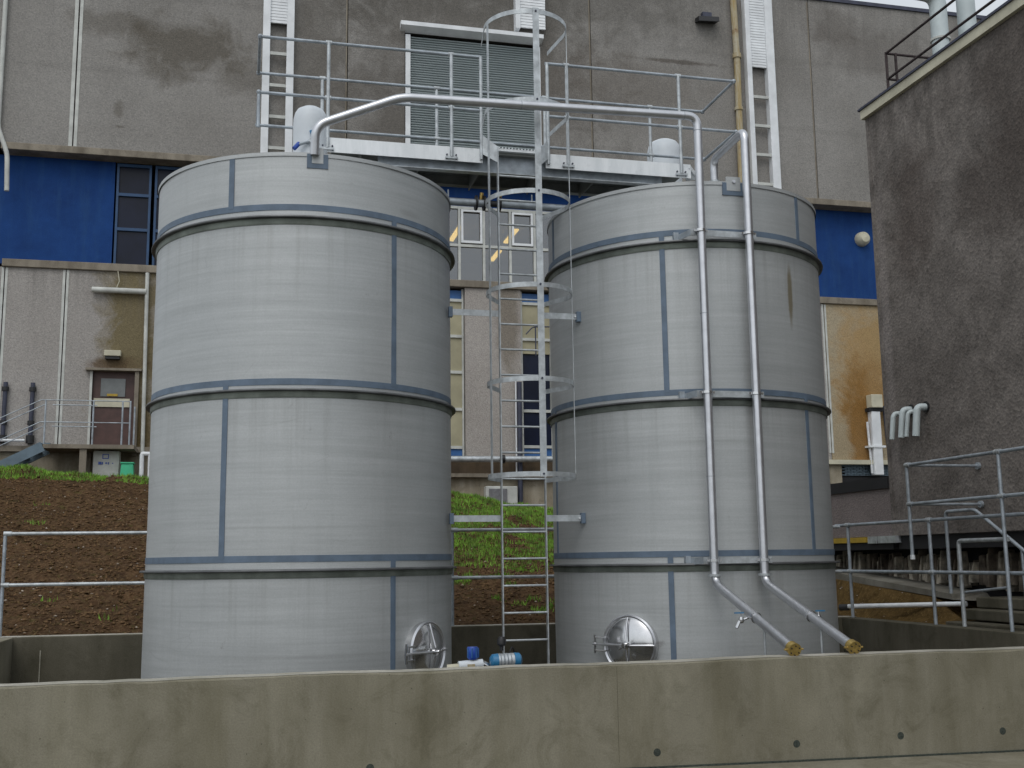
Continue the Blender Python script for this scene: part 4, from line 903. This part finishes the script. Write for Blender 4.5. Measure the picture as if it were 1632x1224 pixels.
for z in (5.65, 4.59, 3.555, 2.53): hoop(z, LX0, LX1, LY-.01)
MB().box(HX-.036, HX+.036, HY-HR-.008, HY-HR, 2.50, 7.80).build('cage_strap', 'galv', L)
for a in (-78, 80):
    a_ = R(a); u = Vector((math.cos(a_), math.sin(a_), 0)); nn = Vector((math.sin(a_), -math.cos(a_), 0)); c0 = Vector((HX, HY, 0))+nn*(HR+.001)
    q = [c0+u*s*.022+nn*o_+Vector((0, 0, z)) for z in (2.50, 7.78) for (s, o_) in ((-1, 0), (1, 0), (1, -.006), (-1, -.006))]
    MB().hexa(q).build('cage_strap', 'galv', L)
for z in (7.76, 6.71, 5.65, 4.59, 3.555, 2.53): MB().lathe([(0, .012), (.012, .010), (.012, 0)], (HX+.0, HY-HR-.008, z), 8, frame=((1, 0, 0), (0, 0, 1), (0, -1, 0))).build('bolt', 'dpipe', L)
for z in (4.475, 2.10):
    MB().box(2.35, LX0-.007, LY+.03, LY+.038, z-.036, z+.036).build('wall_bracket', 'galv', L); MB().box(LX1+.007, 3.86, LY+.03, LY+.038, z-.036, z+.036).build('wall_bracket', 'galv', L)
    MB().box(3.85, 3.90, LY+.01, LY+.075, z-.06, z+.06).build('bracket_foot', 'tape', L); MB().box(2.31, 2.355, LY+.01, LY+.075, z-.06, z+.06).build('bracket_foot', 'tape', L)
    MB().lathe([(0, .02), (.012, .02), (.012, 0)], (3.83, LY+.03, z), 6, frame=((1, 0, 0), (0, 0, 1), (0, -1, 0))).build('bolt', 'galvw', L)

# ------------------------------------------------------------------ railings on the bund
def fitting(t, p, d=(1, 0, 0)):
    p = Vector(p); d = Vector(d); MB().tube([p-d*.05, p+d*.05], .034, 10).build('tube_fitting', 'galv', t)
t = thing('rear_railing', (3, 15.8, WT), 'two-rail tubular railing on the rear bund wall in front of the soil bank', 'railing')
fy = lambda x: 16.08-.052*(x+3.03)
for z in (2.065, 1.395): MB().tube([(-3.0, fy(-3), z), (8.9, fy(8.9), z)], .0235, 12).build('rail', 'galv', t)
for x in (-2.98, 0, 2.97, 5.9):
    MB().tube([(x, fy(x), WT), (x, fy(x), 2.06)], .0235, 12).build('post', 'galvd', t)
    for z in (2.065, 1.395): fitting(t, (x+.03, fy(x), z))
t = thing('side_railing', (8.92, 12, WT), 'two-rail tubular railing along the right bund wall', 'railing')
for z in (2.085, 1.40): MB().tube([(8.92, 15.6, z), (8.92, 9.7, z)], .0235, 12).build('rail', 'galvd', t)
for y in (15.25, 13.20, 11.1): 
    MB().tube([(8.92, y, WT), (8.92, y, 2.08)], .0235, 12).build('post', 'galvd', t); fitting(t, (8.92, y, 2.085), (0, 1, 0)); fitting(t, (8.92, y, 1.40), (0, 1, 0))
t = thing('low_side_rail', (8.96, 12.1, WT), 'short lower tubular rail with rounded corner post behind the side railing', 'railing')
MB().tube(fillet([(8.98, 12.68, WT), (8.98, 12.68, 1.80), (8.98, 11.72, 1.80)], .05, 4), .027, 12).build('rail', 'galv', t)
t = thing('raised_side_railing', (8.87, 12, WT), 'taller tubular railing above the bund railing tied back to the dark side wall', 'railing')
for z in (2.84, 2.31):
    MB().tube([(8.86, 13.53, z), (8.86, 9.6, z)], .0235, 12).build('rail', 'galvd', t); MB().tube([(8.86, 13.53, z), (9.98, 13.53, z)], .020, 10).build('tie_rail', 'galvd', t)
    MB().tube([(9.96, 13.53, z), (9.995, 13.53, z)], .05, 10).build('wall_flange', 'galvd', t); fitting(t, (8.86, 11.62, z), (0, 1, 0)); fitting(t, (8.86, 13.50, z), (0, 1, 0))
MB().tube([(8.86, 13.53, 2.84), (8.86, 13.53, 1.60)], .0235, 12).build('post', 'galvd', t); MB().tube([(8.86, 11.62, WT), (8.86, 11.62, 2.84)], .0235, 12).build('post', 'galvd', t)
MB().tube([(8.86, 13.53, 1.57), (8.86, 13.53, 1.63)], .033, 10).build('post_end', 'galvw', t)
t = thing('step_handrail', (9.86, 13.5, 1), 'small bent tubular handrail beside the path descending over the steps', 'handrail')
MB().tube(fillet([(9.85, 14.16, 1.06), (9.85, 14.16, 2.235), (9.85, 13.5, 2.235), (9.85, 12.3, 1.50)], .07, 4), .025, 12).build('handrail', 'galvd', t)
MB().tube(fillet([(9.85, 13.9, 1.10), (9.85, 12.92, 1.19), (9.85, 12.9, 1.45)], .05, 4), .02, 10).build('lower_rail', 'galvd', t)
MB().tube([(9.85, 12.6, 1.0), (9.85, 12.6, 1.68)], .023, 10).build('post', 'galvd', t)

# ------------------------------------------------------------------ valves and bits inside the bund
t = thing('actuated_valve', (2.58, 10.9, .6), 'grey actuator with light blue end caps behind the bund wall under the ladder', 'valve')
ax = ((0, 1, 0), (0, 0, 1), (1, 0, 0))
MB().tube([(2.50, 10.9, .66), (2.66, 10.9, .665)], .070, 20).build('actuator_body', 'galv', t)
MB().lathe([(0, -.08), (.045, -.075), (.068, -.055), (.074, 0)], (2.50, 10.9, .66), 20, frame=ax).build('end_cap', 'cyan', t); MB().lathe([(0, .08), (.045, .075), (.068, .055), (.074, 0)], (2.66, 10.9, .665), 20, frame=ax).build('end_cap', 'cyan', t)
MB().lathe([(0, .90), (.03, .89), (.045, .86), (.045, .82), (.02, .80), (.02, .76)], (2.54, 10.9, 0), 16).build('position_indicator', 'black', t)
MB().tube([(2.58, 10.9, .62), (2.58, 10.9, -.05)], .03, 12).build('stem', 'galv', t); MB().tube([(2.40, 10.9, -.1), (2.76, 10.9, -.1)], .07, 16).build('valve_body', 'polish', t)
MB().tube([(2.58, 10.9, -.1), (2.58, 10.9, -.27)], .04, 12).build('stand', 'galv', t)
MB().tube(fillet([(2.62, 10.9, .74), (2.66, 10.95, .80), (2.78, 11.1, .5), (2.9, 11.3, -.2)], .08), .007, 6).build('cable', 'black', t)
for k in range(4): MB().lathe([(.071, -.006), (.076, 0), (.071, .006)], (2.52+.035*k, 10.9, .661), 20, frame=ax).build('cooling_fin', 'galvd', t)
t = thing('manual_valve', (2.2, 10.95, .5), 'dark blue valve head on a white and steel pipe fitting beside the left tank', 'valve')
MB().lathe([(0, .80), (.05, .80), (.055, .79), (.055, .70), (.04, .68)], (2.26, 10.95, 0), 18).build('valve_head', 'navy', t)
for a in range(5): MB().tube([(2.26+.056*math.cos(a*.8+3.6), 10.95+.056*math.sin(a*.8+3.6), .70), (2.26+.056*math.cos(a*.8+3.6), 10.95+.056*math.sin(a*.8+3.6), .79)], .007, 6).build('rib', 'bluebox', t)
MB().tube([(2.12, 10.95, .62), (2.36, 10.95, .635)], .048, 16).build('pipe_fitting', 'plastic', t); MB().tube([(2.36, 10.95, .635), (2.41, 10.95, .61)], .035, 12).build('nozzle', 'polish', t)
MB().tube([(2.02, 11.0, .60), (2.14, 10.96, .61)], .036, 12).build('cream_collar', 'cream', t); MB().tube([(2.22, 10.95, .6), (2.22, 10.95, -.27)], .03, 12).build('riser', 'galv', t)
MB().box(2.20, 2.27, 10.89, 10.905, .60, .64).build('label_plate', 'rustp', t)
m = MB(); rr = random.Random(3)
for k in range(7):
    a = k*.9; p = [(2.85+rr.uniform(-.09, .09), 16.42+rr.uniform(-.05, .05), .86+rr.uniform(-.06, .12)) for _ in range(3)]; m.quad(*p)
tag(m.build('litter_bag', 'white'), 'crumpled white plastic scrap on the soil left of the ladder', 'litter')
